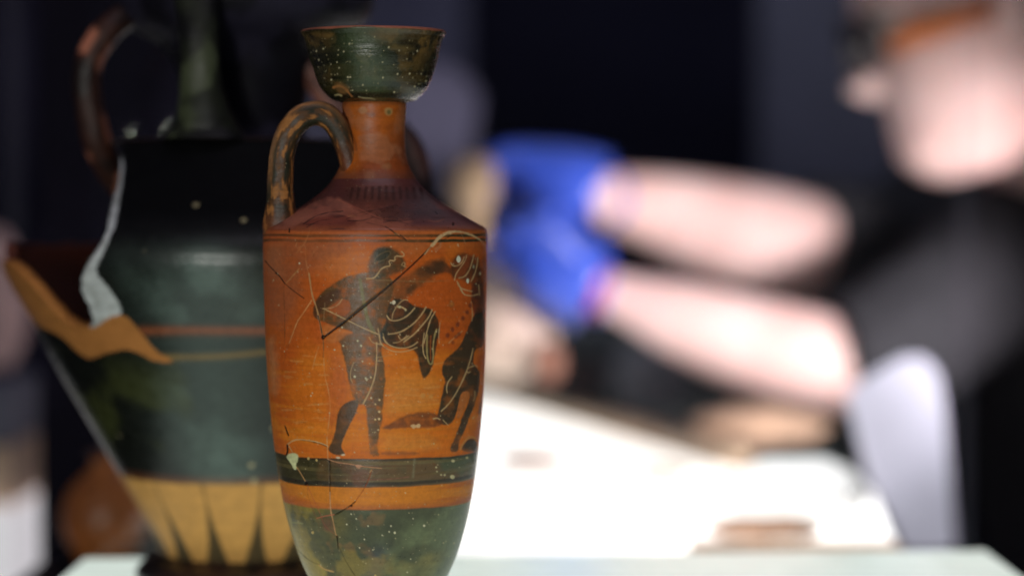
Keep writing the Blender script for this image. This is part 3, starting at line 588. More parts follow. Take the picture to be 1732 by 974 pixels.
BODY = [(387, 186.5), (389, 187.6), (396, 188.3), (420, 188.5), (470, 188), (540, 186.5), (600, 185), (660, 181.5), (710, 178), (760, 172.5), (800, 167), (850, 158.5), (890, 149), (930, 136.5), (960, 124), (990, 108), (1015, 90), (1035, 70), (1046, 56), (1052, 48)]
BODY = [(y, r) for y, r in BODY]
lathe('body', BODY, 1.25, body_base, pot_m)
def shoulder_base(P, T, Y):
    n1 = fbm(P, 60, 4); n2 = fbm(P, 30, 4, 5.5)
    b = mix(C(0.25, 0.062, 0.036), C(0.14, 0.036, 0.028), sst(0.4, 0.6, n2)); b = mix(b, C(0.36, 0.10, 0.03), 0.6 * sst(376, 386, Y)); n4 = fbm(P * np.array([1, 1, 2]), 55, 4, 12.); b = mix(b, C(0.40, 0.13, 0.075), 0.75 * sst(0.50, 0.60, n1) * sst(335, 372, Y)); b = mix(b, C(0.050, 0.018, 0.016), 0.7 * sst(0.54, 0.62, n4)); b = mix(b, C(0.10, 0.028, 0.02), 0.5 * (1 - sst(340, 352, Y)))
    return b, np.full(len(Y), 0.72)
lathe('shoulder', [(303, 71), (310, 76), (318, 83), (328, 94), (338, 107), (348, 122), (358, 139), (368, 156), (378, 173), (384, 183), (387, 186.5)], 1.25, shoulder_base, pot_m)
def neck_base(P, T, Y):
    n1 = fbm(P, 60, 4); n2 = fbm(P, 30, 4, 5.5)
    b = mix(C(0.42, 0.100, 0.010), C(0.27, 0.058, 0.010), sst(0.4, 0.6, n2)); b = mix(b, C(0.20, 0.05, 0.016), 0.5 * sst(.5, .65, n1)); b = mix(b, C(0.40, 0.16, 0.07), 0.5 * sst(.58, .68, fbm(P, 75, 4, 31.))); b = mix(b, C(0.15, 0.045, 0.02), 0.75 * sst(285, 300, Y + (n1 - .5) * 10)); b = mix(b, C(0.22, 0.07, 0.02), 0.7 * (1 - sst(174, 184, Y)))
    return b, np.full(len(Y), 0.5)
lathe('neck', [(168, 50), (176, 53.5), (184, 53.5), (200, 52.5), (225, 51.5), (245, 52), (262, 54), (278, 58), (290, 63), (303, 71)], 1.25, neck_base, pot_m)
def mouth_base(P, T, Y):
    n1 = fbm(P, 70, 4); n2 = fbm(P, 30, 4, 5.5); st = fbm(P * np.array([1, 1, 10]), 45, 4, 9.1)
    b = mix(C(0.034, 0.028, 0.009), C(0.013, 0.012, 0.005), sst(0.4, 0.6, st)); b = mix(b, C(0.12, 0.07, 0.018), 0.8 * sst(0.52, 0.62, fbm(P, 130, 4, 1.5)) * (0.4 + sst(.4, .6, n2))); b = mix(b, C(0.010, 0.009, 0.004), 0.8 * sst(0.52, 0.64, n1)); b = mix(b, C(0.11, 0.065, 0.02), 0.5 * sst(0.5, 0.6, n2) * (1 - sst(60, 90, Y))); b = mix(b, C(0.050, 0.075, 0.030), 0.75 * np.exp(-((T + 0.05 + (n1 - .5) * .6) / 0.38) ** 2)); b = mix(b, C(0.012, 0.010, 0.005), 0.7 * sst(158, 163, Y) * (1 - sst(168, 170, Y)))  # green centre band is a soft highlight painted into the glaze
    k = 1 - sst(55.5, 57.5, Y + (n1 - .5) * 9); b = mix(b, C(0.30, 0.10, 0.06), k)
    return b, 0.85 - 0.5 * k
# outer wall, lip and then down the inside
MOUTH = [(174, 54), (172, 60), (169, 70), (162, 79), (151, 88.5), (136, 96), (118, 102), (100, 108), (80, 112.5), (66, 117), (60, 120.5), (56.5, 122.3), (54, 122), (52.3, 119.5), (52.5, 116.5), (56, 114), (80, 108), (110, 101), (135, 92), (152, 75), (160, 55), (166, 40), (185, 34), (230, 32), (232, 2)]
lathe('mouth', MOUTH, 1.3, mouth_base, mouth_m)
def foot_base(P, T, Y): return np.tile(C(0.05, 0.04, 0.02), (len(Y), 1)), np.full(len(Y), 0.6)
lathe('foot', [(1050, 46), (1056, 50), (1062, 68), (1068, 84), (1076, 88), (1084, 88), (1087.5, 86), (1088.5, 80), (1088, 2)], 2.5, foot_base, pot_m)

def tube_path(name, pts, Yc, rin, rout, m, parent, base_fn, nseg=200, ns=64, PX=None, canvas=False):
    """strap handle: pts = (px, py, dy metres), section rin px in the plane of the curve, rout px across"""
    P = np.array([[*at(p[0], p[1], Yc)] for p in pts]); 
    for i, p in enumerate(pts): P[i, 1] += p[2]
    Rr = np.array([[p[3] if len(p) > 3 else rin, p[4] if len(p) > 4 else rout] for p in pts], float)
    A = np.concatenate([P, Rr], 1); out = []
    k = nseg // (len(A) - 1)
    for i in range(len(A) - 1):
        p0, p1, p2, p3 = A[max(i-1, 0)], A[i], A[i+1], A[min(i+2, len(A)-1)]; t = np.linspace(0, 1, k, endpoint=False)[:, None]
        out.append(0.5 * ((2*p1) + (-p0+p2)*t + (2*p0-5*p1+4*p2-p3)*t**2 + (-p0+3*p1-3*p2+p3)*t**3))
    out.append(A[-1:]); A = np.concatenate(out); ctr = A[:, :3]; tn = np.gradient(ctr, axis=0); tn /= np.linalg.norm(tn, axis=1)[:, None]
    side = np.tile(np.array([[0.0, -1.0, 0.0]]), (len(A), 1)); side -= tn * (side * tn).sum(1)[:, None]; side /= np.linalg.norm(side, axis=1)[:, None]
    nor = np.cross(side, tn); a = np.linspace(0, 2 * math.pi, ns, endpoint=False); q = (PX or px(Yc))
    ca, sa = np.cos(a), np.sin(a); ca = np.sign(ca) * np.abs(ca) ** 0.8; sa = np.sign(sa) * np.abs(sa) ** 0.9
    off = nor[:, None, :] * (ca[None, :, None] * A[:, 3][:, None, None] * q) + side[:, None, :] * (sa[None, :, None] * A[:, 4][:, None, None] * q)
    V = (ctr[:, None, :] + off).reshape(-1, 3); nn = off.reshape(-1, 3) / np.linalg.norm(off.reshape(-1, 3), axis=1)[:, None]
    V = V + nn * ((fbm(V, 60, 3, 2.0) - 0.5) * q * 5)[:, None]
    b, g = base_fn(V, np.repeat(np.linspace(0, 1, len(A)), ns), np.tile(a, len(A)))
    if canvas:
        view = np.array([0, 0, ZC]) - V; view /= np.linalg.norm(view, axis=1)[:, None]
        c, al, h, gg = sample_canvas(V, (nn * view).sum(1)); b = b * (1 - al[:, None]) + c; g = g * (1 - al) + gg
    return grid_mesh(name, V, len(A), ns, m, parent, True, (b, g))
def handle_base(P, u, a):
    n1 = fbm(np.stack([u * 7, a * 0 + np.cos(a) * 1.6, np.sin(a) * 1.6], 1), 1.7, 5); n2 = fbm(P * np.array([1, 1, 0.5]), 60, 4, 5.5)
    b = mix(C(0.040, 0.026, 0.012), C(0.020, 0.020, 0.010), sst(0.4, 0.6, n2))
    worn = sst(0.49, 0.56, n1 + 0.06 * np.cos((u - 0.5) * 6) - 0.02)
    b = mix(b, C(0.10, 0.042, 0.014), 0.8 * sst(0.42, 0.5, n1)); b = mix(b, C(0.36, 0.15, 0.04), sst(0.56, 0.62, n1 + 0.05 * np.cos((u - 0.55) * 5)) * 0.85); b = mix(b, C(0.22, 0.055, 0.020), 0.85 * np.maximum(1 - sst(0.02, 0.22, u), sst(0.78, 0.95, u)) * (1 - 0.4 * sst(.5, .6, n2)))
    inn = sst(0.2, 0.9, -np.cos(a)) * sst(0.2, 0.3, u) * (1 - sst(0.6, 0.8, u)); b = mix(b, C(0.42, 0.22, 0.10), 0.6 * inn * sst(.35, .5, n2))
    return b, 0.55 - 0.3 * worn
tube_path('handle', [(598, 312, -0.006, 12, 18), (594, 285, -0.006, 16, 19), (586, 250, -0.007, 17, 20), (576, 222, -0.008, 19, 21), (560, 201, -0.009, 20.5, 22), (538, 193, -0.010, 20.5, 22), (514, 201, -0.011, 21, 22), (494, 224, -0.011, 21, 22), (482, 258, -0.011, 21, 22), (479, 300, -0.011, 21.5, 22), (479, 335, -0.011, 23, 24), (480, 360, -0.011, 27, 26), (481, 380, -0.010, 32, 30), (484, 396, -0.008, 30, 30)],
          LY, 20, 22, mouth_m, lek, handle_base, 260, 72)

# ------------------------------------------------------------------ large broken krater behind
KY = 1.150; KX = at(415, 500, KY).x; KP = px(KY)
kra = thing('krater', (KX, KY, 0), 'large dark broken vase with a white plaster mend along its jagged left edge', 'vase')
def zk(y): return at(415, y, KY).z
krater_m = pottery('krater_clay', 160, 95.0, 0.08, 0.4)
def krater_rows(prof, step=3.0):
    rows = resample(prof, step); return rows[:, 1] * KP, np.array([zk(y) for y in rows[:, 0]]), rows[:, 0]
def krater_lathe(name, prof, base_fn, thick=0.0, cut=None, step=2.4, nth=720, m=None, pos=None):
    r, z, yp = krater_rows(prof, step); th = np.linspace(-math.pi, math.pi, nth, endpoint=False); nr, nc = len(r), nth
    T, Z = np.meshgrid(th, z); _, Rr = np.meshgrid(th, r); _, YP = np.meshgrid(th, yp); T, Z, Rr, YP = [q.ravel() for q in (T, Z, Rr, YP)]
    P = np.stack([KX + Rr * np.sin(T), KY - Rr * np.cos(T), Z], 1)
    u, v = proj(P); b, g = base_fn(P, T, YP, u, v)
    o = grid_mesh(name, P, nr, nc, m or krater_m, kra, True, (b, g))
    if cut is not None:
        me = o.data; bm = bmesh.new(); bm.from_mesh(me); bm.faces.ensure_lookup_table()
        cen = np.array([f.calc_center_median() for f in bm.faces]); uu, vv = proj(cen); front = cen[:, 1] < KY
        kill = cut(uu, vv, front, cen)
        bmesh.ops.delete(bm, geom=[f for f, k in zip(bm.faces, kill) if k], context='FACES'); bm.to_mesh(me); bm.free()
    if thick:
        md = o.modifiers.new('wall', 'SOLIDIFY'); md.thickness = thick; md.offset = -1
    return o
def inpoly(P, x, y):
    ins = np.zeros(x.shape, bool)
    for (ax, ay), (bx, by) in zip(P, P[1:] + P[:1]):
        ins ^= ((ay > y) != (by > y)) & (x < (bx - ax) * (y - ay) / ((by - ay) or 1e-9) + ax)
    return ins
HOLE = chaikin([(-200, 150), (196, 150), (206, 262), (203, 300), (186, 360), (180, 400), (150, 445), (133, 480), (150, 520), (160, 552), (120, 556), (70, 500), (28, 452), (0, 440), (-200, 430)], True, 1)
ORANGE = chaikin([(0, 405), (30, 440), (75, 500), (120, 548), (160, 545), (185, 530), (212, 532), (238, 560), (262, 594), (300, 612), (262, 612), (238, 598), (215, 590), (180, 596), (150, 610), (125, 590), (100, 565), (60, 552), (30, 500), (0, 450)], True, 2)
WHITE = chaikin([(190, 262), (210, 260), (204, 340), (190, 400), (168, 440), (160, 462), (178, 480), (200, 510), (208, 532), (185, 535), (160, 556), (140, 548), (152, 520), (125, 478), (140, 445), (165, 410), (176, 370)], True, 1)
def kbody_base(P, T, Y, u, v):
    n1 = fbm(P, 45, 4); n2 = fbm(P, 14, 4, 5.5); wobble = (n1 - .5) * 12
    b = mix(C(0.007, 0.008, 0.006), C(0.018, 0.020, 0.012), sst(0.45, 0.65, n2)); b = mix(b, C(0.11, 0.16, 0.135), (0.35 + 0.55 * sst(0.38, 0.68, n1)) * np.exp(-((T + 0.06) / 0.26) ** 2) * sst(380, 450, Y))  # teal strip down the front paints in the softbox highlight
    b = mix(b, C(0.07, 0.08, 0.02), 0.45 * sst(0.5, 0.65, fbm(P, 30, 3, 8.8)) * sst(560, 640, Y))
    b = mix(b, C(0.004, 0.004, 0.005), 0.9 * (1 - sst(360, 430, Y + wobble)))
    b = mix(b, C(0.30, 0.085, 0.03), 0.8 * np.exp(-((v - 560 - (n2 - .5) * 6) / 7) ** 2) * (u > 235) * (u < 620))
    b = mix(b, C(0.26, 0.16, 0.04), 0.7 * np.exp(-((v - 604 + ((u - 310) / 60.0) ** 2 * 1.6) / 5) ** 2) * (u > 250) * (u < 620))
    b = mix(b, C(0.20, 0.06, 0.02), 0.5 * np.exp(-((Y - 790) / 7) ** 2))
    b = mix(b, C(0.62, 0.32, 0.085), sst(792, 798, Y + wobble * .3) )
    gl = 0.8 - 0.5 * sst(792, 798, Y) - 0.8 * (1 - sst(350, 440, Y))
    k = (Y > 796); N = 14; ph = (T * N / (2 * math.pi)) % 1.0; dd = np.abs(ph - 0.5) * 2; wd = 0.09 + 0.60 * np.clip((Y - 810) / 125, 0, 1) ** 2.2
    ray = sst(0, 0.12, wd - dd) * k; b = mix(b, C(0.035, 0.030, 0.014), ray * 0.92)
    front = (P[:, 1] < KY)
    o = inpoly(ORANGE, u + wobble * .4, v + wobble * .4) & front; b = np.where(o[:, None], C(0.42, 0.17, 0.045), b)
    w_ = inpoly(WHITE, u + wobble * .3, v) & front; b = np.where(w_[:, None], mix(C(0.56, 0.59, 0.58), C(0.36, 0.38, 0.36), sst(.42, .62, fbm(P, 120, 4, 7.7))), b); gl = np.where(w_ | o, 0.15, gl)
    bk = ~front & (v < 560); b = np.where(bk[:, None], C(0.11, 0.028, 0.018), b); gl = np.where(bk, 0.2, gl)
    return b, gl
def kcut(u, v, front, cen):
    n = (fbm(cen, 60, 3) - .5) * 22
    return np.where(front, inpoly(HOLE, u + n * .5, v + n * .5), (u < 330) & (v < 412 + n))
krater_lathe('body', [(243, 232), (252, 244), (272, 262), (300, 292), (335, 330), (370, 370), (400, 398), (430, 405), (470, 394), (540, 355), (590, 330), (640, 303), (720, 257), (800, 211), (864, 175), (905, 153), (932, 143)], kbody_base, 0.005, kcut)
def kplain(col, col2, gloss=0.8):
    def f(P, T, Y, u, v):
        n = fbm(P, 40, 4, 3.0); return mix(C(*col), C(*col2), sst(0.45, 0.62, n)), np.full(len(Y), gloss)
    return f
krater_lathe('foot', [(928, 140), (936, 152), (944, 172), (956, 184), (968, 186), (975, 182), (976, 170), (976, 3)], kplain((0.018, 0.014, 0.014), (0.05, 0.025, 0.02)), step=3)
krater_lathe('shoulder', [(246, 100), (240, 160), (239, 215), (243, 232)], kplain((0.006, 0.005, 0.006), (0.04, 0.022, 0.014), 0.3), step=4)
krater_lathe('neck', [(246, 108), (215, 102), (180, 104), (120, 115), (80, 140), (50, 190), (20, 214), (-30, 220), (-70, 220), (-72, 205), (-40, 196), (20, 190), (90, 115), (150, 90), (240, 88)], kplain((0.006, 0.0055, 0.009), (0.020, 0.018, 0.032), 0.12), step=5, nth=240)
def kh_base(c1, c2, c3, worn_at=None):
    def f(P, u, a):
        n = fbm(P, 55, 4, 1.0)
        if worn_at is not None: n = n + 0.22 * np.exp(-((u - worn_at) / 0.13) ** 2)
        b = mix(C(*c1), C(*c2), sst(0.42, 0.55, n)); return mix(b, C(*c3), sst(0.60, 0.66, n)), np.full(len(u), 0.4)
    return f
hb = kh_base((0.012, 0.006, 0.005), (0.04, 0.015, 0.010), (0.46, 0.17, 0.10), 0.22)
tube_path('handle', [(212, 28, 0.0), (186, 52, -0.004), (160, 92, -0.006), (150, 140, -0.006), (156, 200, -0.004), (168, 250, 0.0), (190, 300, 0.010), (215, 335, 0.03)], KY - 0.02, 24, 24, krater_m, kra, hb, 90, 28)
tube_path('handle', [(478, 8, 0.0), (500, 52, 0.0), (528, 118, 0.0), (566, 178, 0.0), (630, 202, 0.0), (682, 232, 0.0), (706, 282, 0.0), (712, 330, 0.0), (700, 380, 0.01)], KY - 0.005, 22, 22, krater_m, kra, kh_base((0.028, 0.018, 0.018), (0.11, 0.045, 0.035), (0.30, 0.12, 0.08)), 90, 28)
tube_path('front_handle', [(330, -70, 0.0, 45, 30), (334, -10, -0.004, 40, 26), (340, 60, -0.008, 32, 24), (343, 130, -0.008, 34, 24), (345, 180, -0.004, 42, 28), (346, 212, 0.0, 56, 40), (346, 236, 0.0, 72, 50)], KY - 0.062, 34, 24, krater_m, kra, kh_base((0.005, 0.005, 0.005), (0.012, 0.014, 0.008), (0.05, 0.06, 0.03)), 90, 36)

# ------------------------------------------------------------------ bright work table and what lies on it
TZ = ZC - 0.205
def tp(px_, py_):        # point on the table plane seen at a photo pixel
    v = (487 - py_) / F; dy = math.cos(PITCH) + v * math.sin(PITCH); dz = -math.sin(PITCH) + v * math.cos(PITCH); t = (TZ - ZC) / dz
    return ((px_ - 866) / F * t, dy * t)
table = thing('light_table', (0.1, 1.9, -1.0), 'glaring white light table sloping away behind the vases', 'table')
tq = [tp(560, 952), tp(1530, 952), tp(1475, 830), tp(1250, 795), tp(820, 672), tp(640, 618)]
from_bm('table_top', prism_bm(tq, TZ - 0.012, TZ, 0.002), emit('light_panel', (1.0, 0.97, 0.95), 1.35, (0.80, 0.76, 0.72), 0.5, 9), table)
from_bm('table_frame', prism_bm([(p[0] * 0.97, p[1] * 0.995) for p in tq], TZ - 0.06, TZ - 0.0125), mat('table_frame_grey', (0.25, 0.24, 0.23), 0.5), table)
for i in (0, 1, 2, 5):
    x, y = tq[i]; x *= 0.93; y = y * 0.97 + 0.05
    from_bm('leg', box_bm(x - .02, x + .02, y - .02, y + .02, -1.0, TZ - 0.0605), mat('table_leg_grey', (0.2, 0.2, 0.2), 0.5), table)

def blob(name, cx, cy, Y, rx, ry, rz_frac, m, label, cat, amp=0.16, sc=2.2, sub=5, squash=None, seed=0.0, group=None):
    bm = bmesh.new(); bmesh.ops.create_icosphere(bm, subdivisions=sub, radius=1)
    V = np.array([v.co[:] for v in bm.verts]); n = (fbm(V, sc, 3, seed + 20) - 0.5) * 2 * amp; k = px(Y); c = at(cx, cy, Y)
    for v, d in zip(bm.verts, n):
        q = v.co * (1 + d)
        if q.z < -0.8: q.z = -0.8
        v.co = Vector((c.x + q.x * rx * k, c.y + q.y * rx * k * rz_frac, c.z + q.z * ry * k))
    me = bpy.data.meshes.new(name); bm.to_mesh(me); bm.free(); o = link(name, me, m)
    return tag(o, label, cat, group)
paper_m = mat('white_padding', (0.86, 0.86, 0.86), 0.8, noise=0.05, bump=0.3)
tan_m = mat('tan_clay', (0.50, 0.33, 0.22), 0.7, noise=0.35, nscale=40, bump=0.3)
brown_m = mat('brown_clay', (0.30, 0.13, 0.08), 0.6, noise=0.4, nscale=40, bump=0.3)
blob('padding_cushion', 1345, 838, 1.62, 118, 66, 0.7, paper_m, 'plump white padding cushion on the light table before the lavender card', 'cushion', 0.12)
blob('padding_cushion', 940, 850, 1.72, 90, 34, 0.8, paper_m, 'low white padding cushion on the light table just right of the small vase', 'cushion', 0.2, seed=4)
blob('clay_fragment', 1285, 722, 2.02, 112, 34, 0.5, tan_m, 'pale tan clay fragment behind the plump white cushion', 'fragment', 0.18, seed=8)
blob('clay_fragment', 1290, 893, 1.50, 100, 20, 0.4, mat('dusty_tan', (0.40, 0.22, 0.13), 0.7, noise=0.5, nscale=60), 'flat brown clay fragment lying in front of the plump white cushion', 'fragment', 0.25, seed=3)
blob('clay_fragment', 925, 612, 2.06, 26, 38, 0.8, brown_m, 'small reddish brown clay fragment beside the pale bowl', 'fragment', 0.2, seed=5)
# tan board edge along the far side of the table
bd = thing('wooden_batten', (0.1, 2.3, TZ), 'long tan wooden batten along the far edge of the light table', 'batten')
a_, b_ = Vector((*tq[3], TZ)), Vector((*tq[5], TZ)); d_ = (b_ - a_).normalized(); n_ = Vector((-d_.y, d_.x, 0)) * 0.012
q_ = [a_ - n_, b_ - n_, b_ + n_, a_ + n_]
from_bm('strip', prism_bm([(p.x, p.y) for p in q_], TZ + 0.0015, TZ + 0.016, 0.002), mat('pale_wood', (0.48, 0.34, 0.22), 0.6, noise=0.4, nscale=60), bd)
blob('clay_fragment', 900, 778, 1.85, 60, 16, 0.5, mat('faint_pink_clay', (0.62, 0.42, 0.34), 0.7, noise=0.3), 'pale pinkish clay fragment on the light table nearest the small vase', 'fragment', 0.25, seed=6)
blob('clay_fragment', 1120, 800, 1.80, 44, 13, 0.5, mat('beige_clay', (0.66, 0.52, 0.40), 0.7, noise=0.3), 'beige clay fragment left of the plump white cushion', 'fragment', 0.25, seed=7)
ty0, ty1 = 1.405, 1.445
tag(from_bm('tray', box_bm(at(1165, 900, 1.43).x, at(1520, 900, 1.43).x, ty0, ty1, TZ + 0.0005, TZ + 0.007, 0.002), mat('tan_tray', (0.60, 0.42, 0.28), 0.6, noise=0.3, nscale=30)), 'long low tan tray along the near edge of the light table', 'tray')
# grey instrument boxes and dark bench beyond
gbox = mat('grey_green_metal', (0.24, 0.27, 0.26), 0.6, noise=0.35, nscale=9)
panel('storage_crate', 790, 1500, 560, 900, 2.85, 0.35, gbox, 'dark grey green crate behind the light table, under the outstretched arms', 'crate', 0.012)
blob('grey_bag', 1100, 640, 2.55, 66, 66, 0.6, mat('pale_grey_cloth', (0.42, 0.44, 0.48), 0.8, noise=0.2, bump=0.4), 'soft pale grey bag in front of the grey green crate', 'bag', 0.12, seed=9)
blob('clay_fragment', 985, 645, 2.7, 34, 24, 0.7, mat('rust_clay', (0.22, 0.13, 0.11), 0.7, noise=0.3), 'dim rust brown fragment left of the pale grey bag', 'fragment', 0.2, seed=2)
# lavender card standing at right
def slab(name, quad, Y, thick, m, label, cat, bev=0.002, lean=0.0):
    bm = bmesh.new(); f_ = []; b2 = []
    for x, y in quad:
        p = at(x, y, Y + lean * (930 - y)); f_.append(bm.verts.new(p)); b2.append(bm.verts.new(p + Vector((0, thick, 0))))
    bm.faces.new(f_); bm.faces.new(b2[::-1]); n = len(quad)
    for i in range(n): bm.faces.new((f_[i], b2[i], b2[(i+1) % n], f_[(i+1) % n]))
    bmesh.ops.recalc_face_normals(bm, faces=bm.faces[:]); bmesh.ops.bevel(bm, geom=bm.edges[:], offset=bev, segments=2, affect='EDGES')
    me = bpy.data.meshes.new(name); bm.to_mesh(me); bm.free(); return tag(link(name, me, m, None, False), label, cat)
slab('lavender_card', [(1436, 668), (1478, 636), (1535, 604), (1568, 606), (1588, 632), (1600, 700), (1618, 930), (1600, 935), (1530, 935), (1470, 800)], 1.72, 0.02, mat('lavender_card', (0.62, 0.61, 0.74), 0.7, noise=0.12), 'pale lavender card standing upright right of the light table', 'card')
# rounded grey screen seen beyond the small vase's mouth
slab('grey_screen', [(690, 118), (740, 106), (780, 122), (812, 160), (806, 205), (792, 300), (800, 400), (815, 520), (660, 520), (660, 150)], 2.5, 0.03, mat('grey_blue_shell', (0.075, 0.073, 0.115), 0.8, noise=0.35, nscale=6, spec=0.1), 'rounded grey blue screen beyond the mouth and neck of the small vase', 'screen', 0.004)

# ------------------------------------------------------------------ held pale vessel
def simple_lathe(name, cx, Y, prof, m, parent=None, n=64, step=6):
    rows = resample(prof, step); k = px(Y); th = np.linspace(0, 2 * math.pi, n, endpoint=False); c = at(cx, 500, Y)
    z = np.array([at(cx, y, Y).z for y in rows[:, 0]]); V = np.array([[c.x + r * k * math.sin(t), Y - r * k * math.cos(t), zz] for zz, r in zip(z, rows[:, 1]) for t in th])
    return grid_mesh(name, V, len(rows), n, m, parent)
ves = thing('clay_jug', at(850, 640, 2.10), 'pale clay jug with a rounded base held up in blue gloved hands', 'jug')
simple_lathe('body', 852, 2.12, [(400, 2), (398, 26), (408, 38), (440, 46), (490, 60), (540, 80), (575, 86), (605, 78), (628, 52), (640, 20), (642, 1)], mat('cream_clay', (0.66, 0.54, 0.43), 0.6, noise=0.2, nscale=30, col2=(0.50, 0.37, 0.30)), ves)
simple_lathe('neck', 802, 2.06, [(268, 1), (268, 26), (280, 34), (310, 40), (338, 34), (356, 22), (402, 18), (420, 2)], mat('tan_neck', (0.66, 0.46, 0.28), 0.6, noise=0.2), ves)

# ------------------------------------------------------------------ person leaning over the table
per = thing('person', at(1700, 900, 2.3), 'person in a black T-shirt and blue gloves leaning over the bright table', 'person')
def skin_obj(name, chains, m, parent, sub=2, smooth=True, roots=(0,)):
    """chains: list of lists of (Vector, radius); the first vertex of a later chain may be ('join', index)"""
    V, E, Rd = [], [], []; 
    for ch in chains:
        prev = None
        for c in ch:
            if c[0] == 'join': prev = c[1]; continue
            V.append(c[0]); Rd.append(c[1]); i = len(V) - 1
            if prev is not None: E.append((prev, i))
            prev = i
    me = bpy.data.meshes.new(name); me.from_pydata([tuple(v) for v in V], E, []); o = link(name, me, m, parent, False)
    o.modifiers.new('skin', 'SKIN').use_smooth_shade = True
    for i, sv in enumerate(me.skin_vertices[0].data):
        r = Rd[i]; sv.radius = r if isinstance(r, tuple) else (r, r); sv.use_root = i in roots
    s = o.modifiers.new('sub', 'SUBSURF'); s.levels = sub; s.render_levels = sub
    return o
def Q(x, y, Y, r): return (at(x, y, Y), r * px(Y))
skin_m = mat('skin', (0.78, 0.57, 0.53), 0.5, nscale=14, col2=(0.64, 0.41, 0.37)); skin_m.node_tree.nodes['Principled BSDF'].inputs['Subsurface Weight'].default_value = 0.1
def loft(bm, pts, ns=28):
    """closed tapered limb through (point, radius) stations added to bm"""
    A = np.array([[*p, r if not isinstance(r, tuple) else r[0]] for p, r in pts]); out = []
    for i in range(len(A) - 1):
        p0, p1, p2, p3 = A[max(i-1, 0)], A[i], A[i+1], A[min(i+2, len(A)-1)]; t = np.linspace(0, 1, 8, endpoint=False)[:, None]
        out.append(0.5 * ((2*p1) + (-p0+p2)*t + (2*p0-5*p1+4*p2-p3)*t**2 + (-p0+3*p1-3*p2+p3)*t**3))
    out.append(A[-1:]); A = np.concatenate(out); rings = []
    for i in range(len(A)):
        c = Vector(A[i, :3]); t = Vector(A[min(i+1, len(A)-1), :3] - A[max(i-1, 0), :3]).normalized(); s_ = t.cross(Vector((0, 1, 0.01))).normalized(); u = t.cross(s_)
        rings.append([bm.verts.new(c + (s_ * math.cos(a) + u * math.sin(a)) * A[i, 3]) for a in np.linspace(0, 2 * math.pi, ns, endpoint=False)])
    for a, b in zip(rings, rings[1:]):
        for k in range(ns): bm.faces.new((a[k], a[(k+1) % ns], b[(k+1) % ns], b[k]))
    bm.faces.new(rings[0][::-1]); bm.faces.new(rings[-1])
def fused(name, bm, m, voxel, sm=3):
    o = from_bm(name, bm, m, per, True); r_ = o.modifiers.new('fuse', 'REMESH'); r_.mode = 'VOXEL'; r_.voxel_size = voxel; r_.use_smooth_shade = True
    k_ = o.modifiers.new('smooth', 'SMOOTH'); k_.iterations = sm; return o
bodybm = bmesh.new()
loft(bodybm, [Q(1960, 1250, 2.62, 250), Q(1930, 1000, 2.58, 230), Q(1880, 760, 2.52, 220), Q(1830, 540, 2.46, 225), Q(1800, 400, 2.40, 170), Q(1795, 300, 2.32, 112), Q(1770, 180, 2.20, 108), Q(1725, 60, 2.11, 108)])
loft(bodybm, [Q(1810, 480, 2.40, 130), Q(1700, 450, 2.28, 118), Q(1600, 525, 2.17, 100), Q(1500, 600, 2.10, 88), Q(1410, 612, 2.10, 84), Q(1280, 584, 2.10, 80), Q(1150, 538, 2.10, 64), Q(1060, 505, 2.10, 42), Q(1010, 490, 2.10, 36), Q(950, 470, 2.10, 38)])
loft(bodybm, [Q(1790, 430, 2.50, 120), Q(1640, 380, 2.56, 112), Q(1520, 430, 2.50, 98), Q(1410, 432, 2.40, 92), Q(1310, 408, 2.36, 90), Q(1200, 380, 2.32, 80), Q(1100, 352, 2.26, 62), Q(1010, 332, 2.22, 46), Q(940, 318, 2.18, 42)])
# head
def head_mesh():
    H = 0.238; bm = bmesh.new(); nh, na = 60, 80
    # rows from chin (0) to crown (1): front, back, half width (metres)
    tab = np.array([[0.00, .052, -.010, .022], [0.03, .068, .010, .034], [0.10, .082, .045, .048], [0.18, .078, .070, .056], [0.26, .079, .085, .061], [0.36, .080, .092, .065], [0.46, .080, .098, .069],
                    [0.55, .086, .101, .073], [0.66, .089, .103, .075], [0.78, .082, .100, .073], [0.88, .064, .086, .061], [0.95, .040, .062, .043], [1.0, .004, .006, .004]])
    rings = []
    for i in range(nh):
        h = i / (nh - 1); h = 1 - (1 - h) ** 1.25 if h > .5 else h; h = min(h, 1)
        f, b, wd = [np.interp(h, tab[:, 0], tab[:, k]) for k in (1, 2, 3)]
        ring = []
        for j in range(na):
            a = 2 * math.pi * j / na; ca, sa = math.cos(a), math.sin(a)
            x = (f if ca > 0 else b) * ca; y = wd * sa * (1 - 0.12 * max(0, ca) ** 3)
            if ca > 0:
                n = math.exp(-(a if a < math.pi else a - 2 * math.pi) ** 2 / 0.022)
                nose = np.interp(h, [0.28, 0.305, 0.34, 0.40, 0.50, 0.56], [0, 0.020, 0.031, 0.022, 0.009, 0]); x += nose * n
                aa = abs(a if a < math.pi else a - 2 * math.pi)
                x -= 0.011 * math.exp(-((aa - .42) / .2) ** 2 - ((h - .49) / .05) ** 2)            # eye sockets
                x += 0.005 * math.exp(-(aa / .30) ** 2) * (math.exp(-((h - .225) / .018) ** 2) + math.exp(-((h - .175) / .018) ** 2))   # lips
                x += 0.005 * math.exp(-(aa / .5) ** 2 - ((h - .57) / .03) ** 2)                      # brow
            ring.append(bm.verts.new((x, y, (h - 0.5) * H)))
        rings.append(ring)
    for i in range(nh - 1):
        for j in range(na): bm.faces.new((rings[i][j], rings[i][(j+1) % na], rings[i+1][(j+1) % na], rings[i+1][j]))
    bm.faces.new(rings[0][::-1]); bm.faces.new(rings[-1]); return bm
HC = at(1655, 16, 2.05)
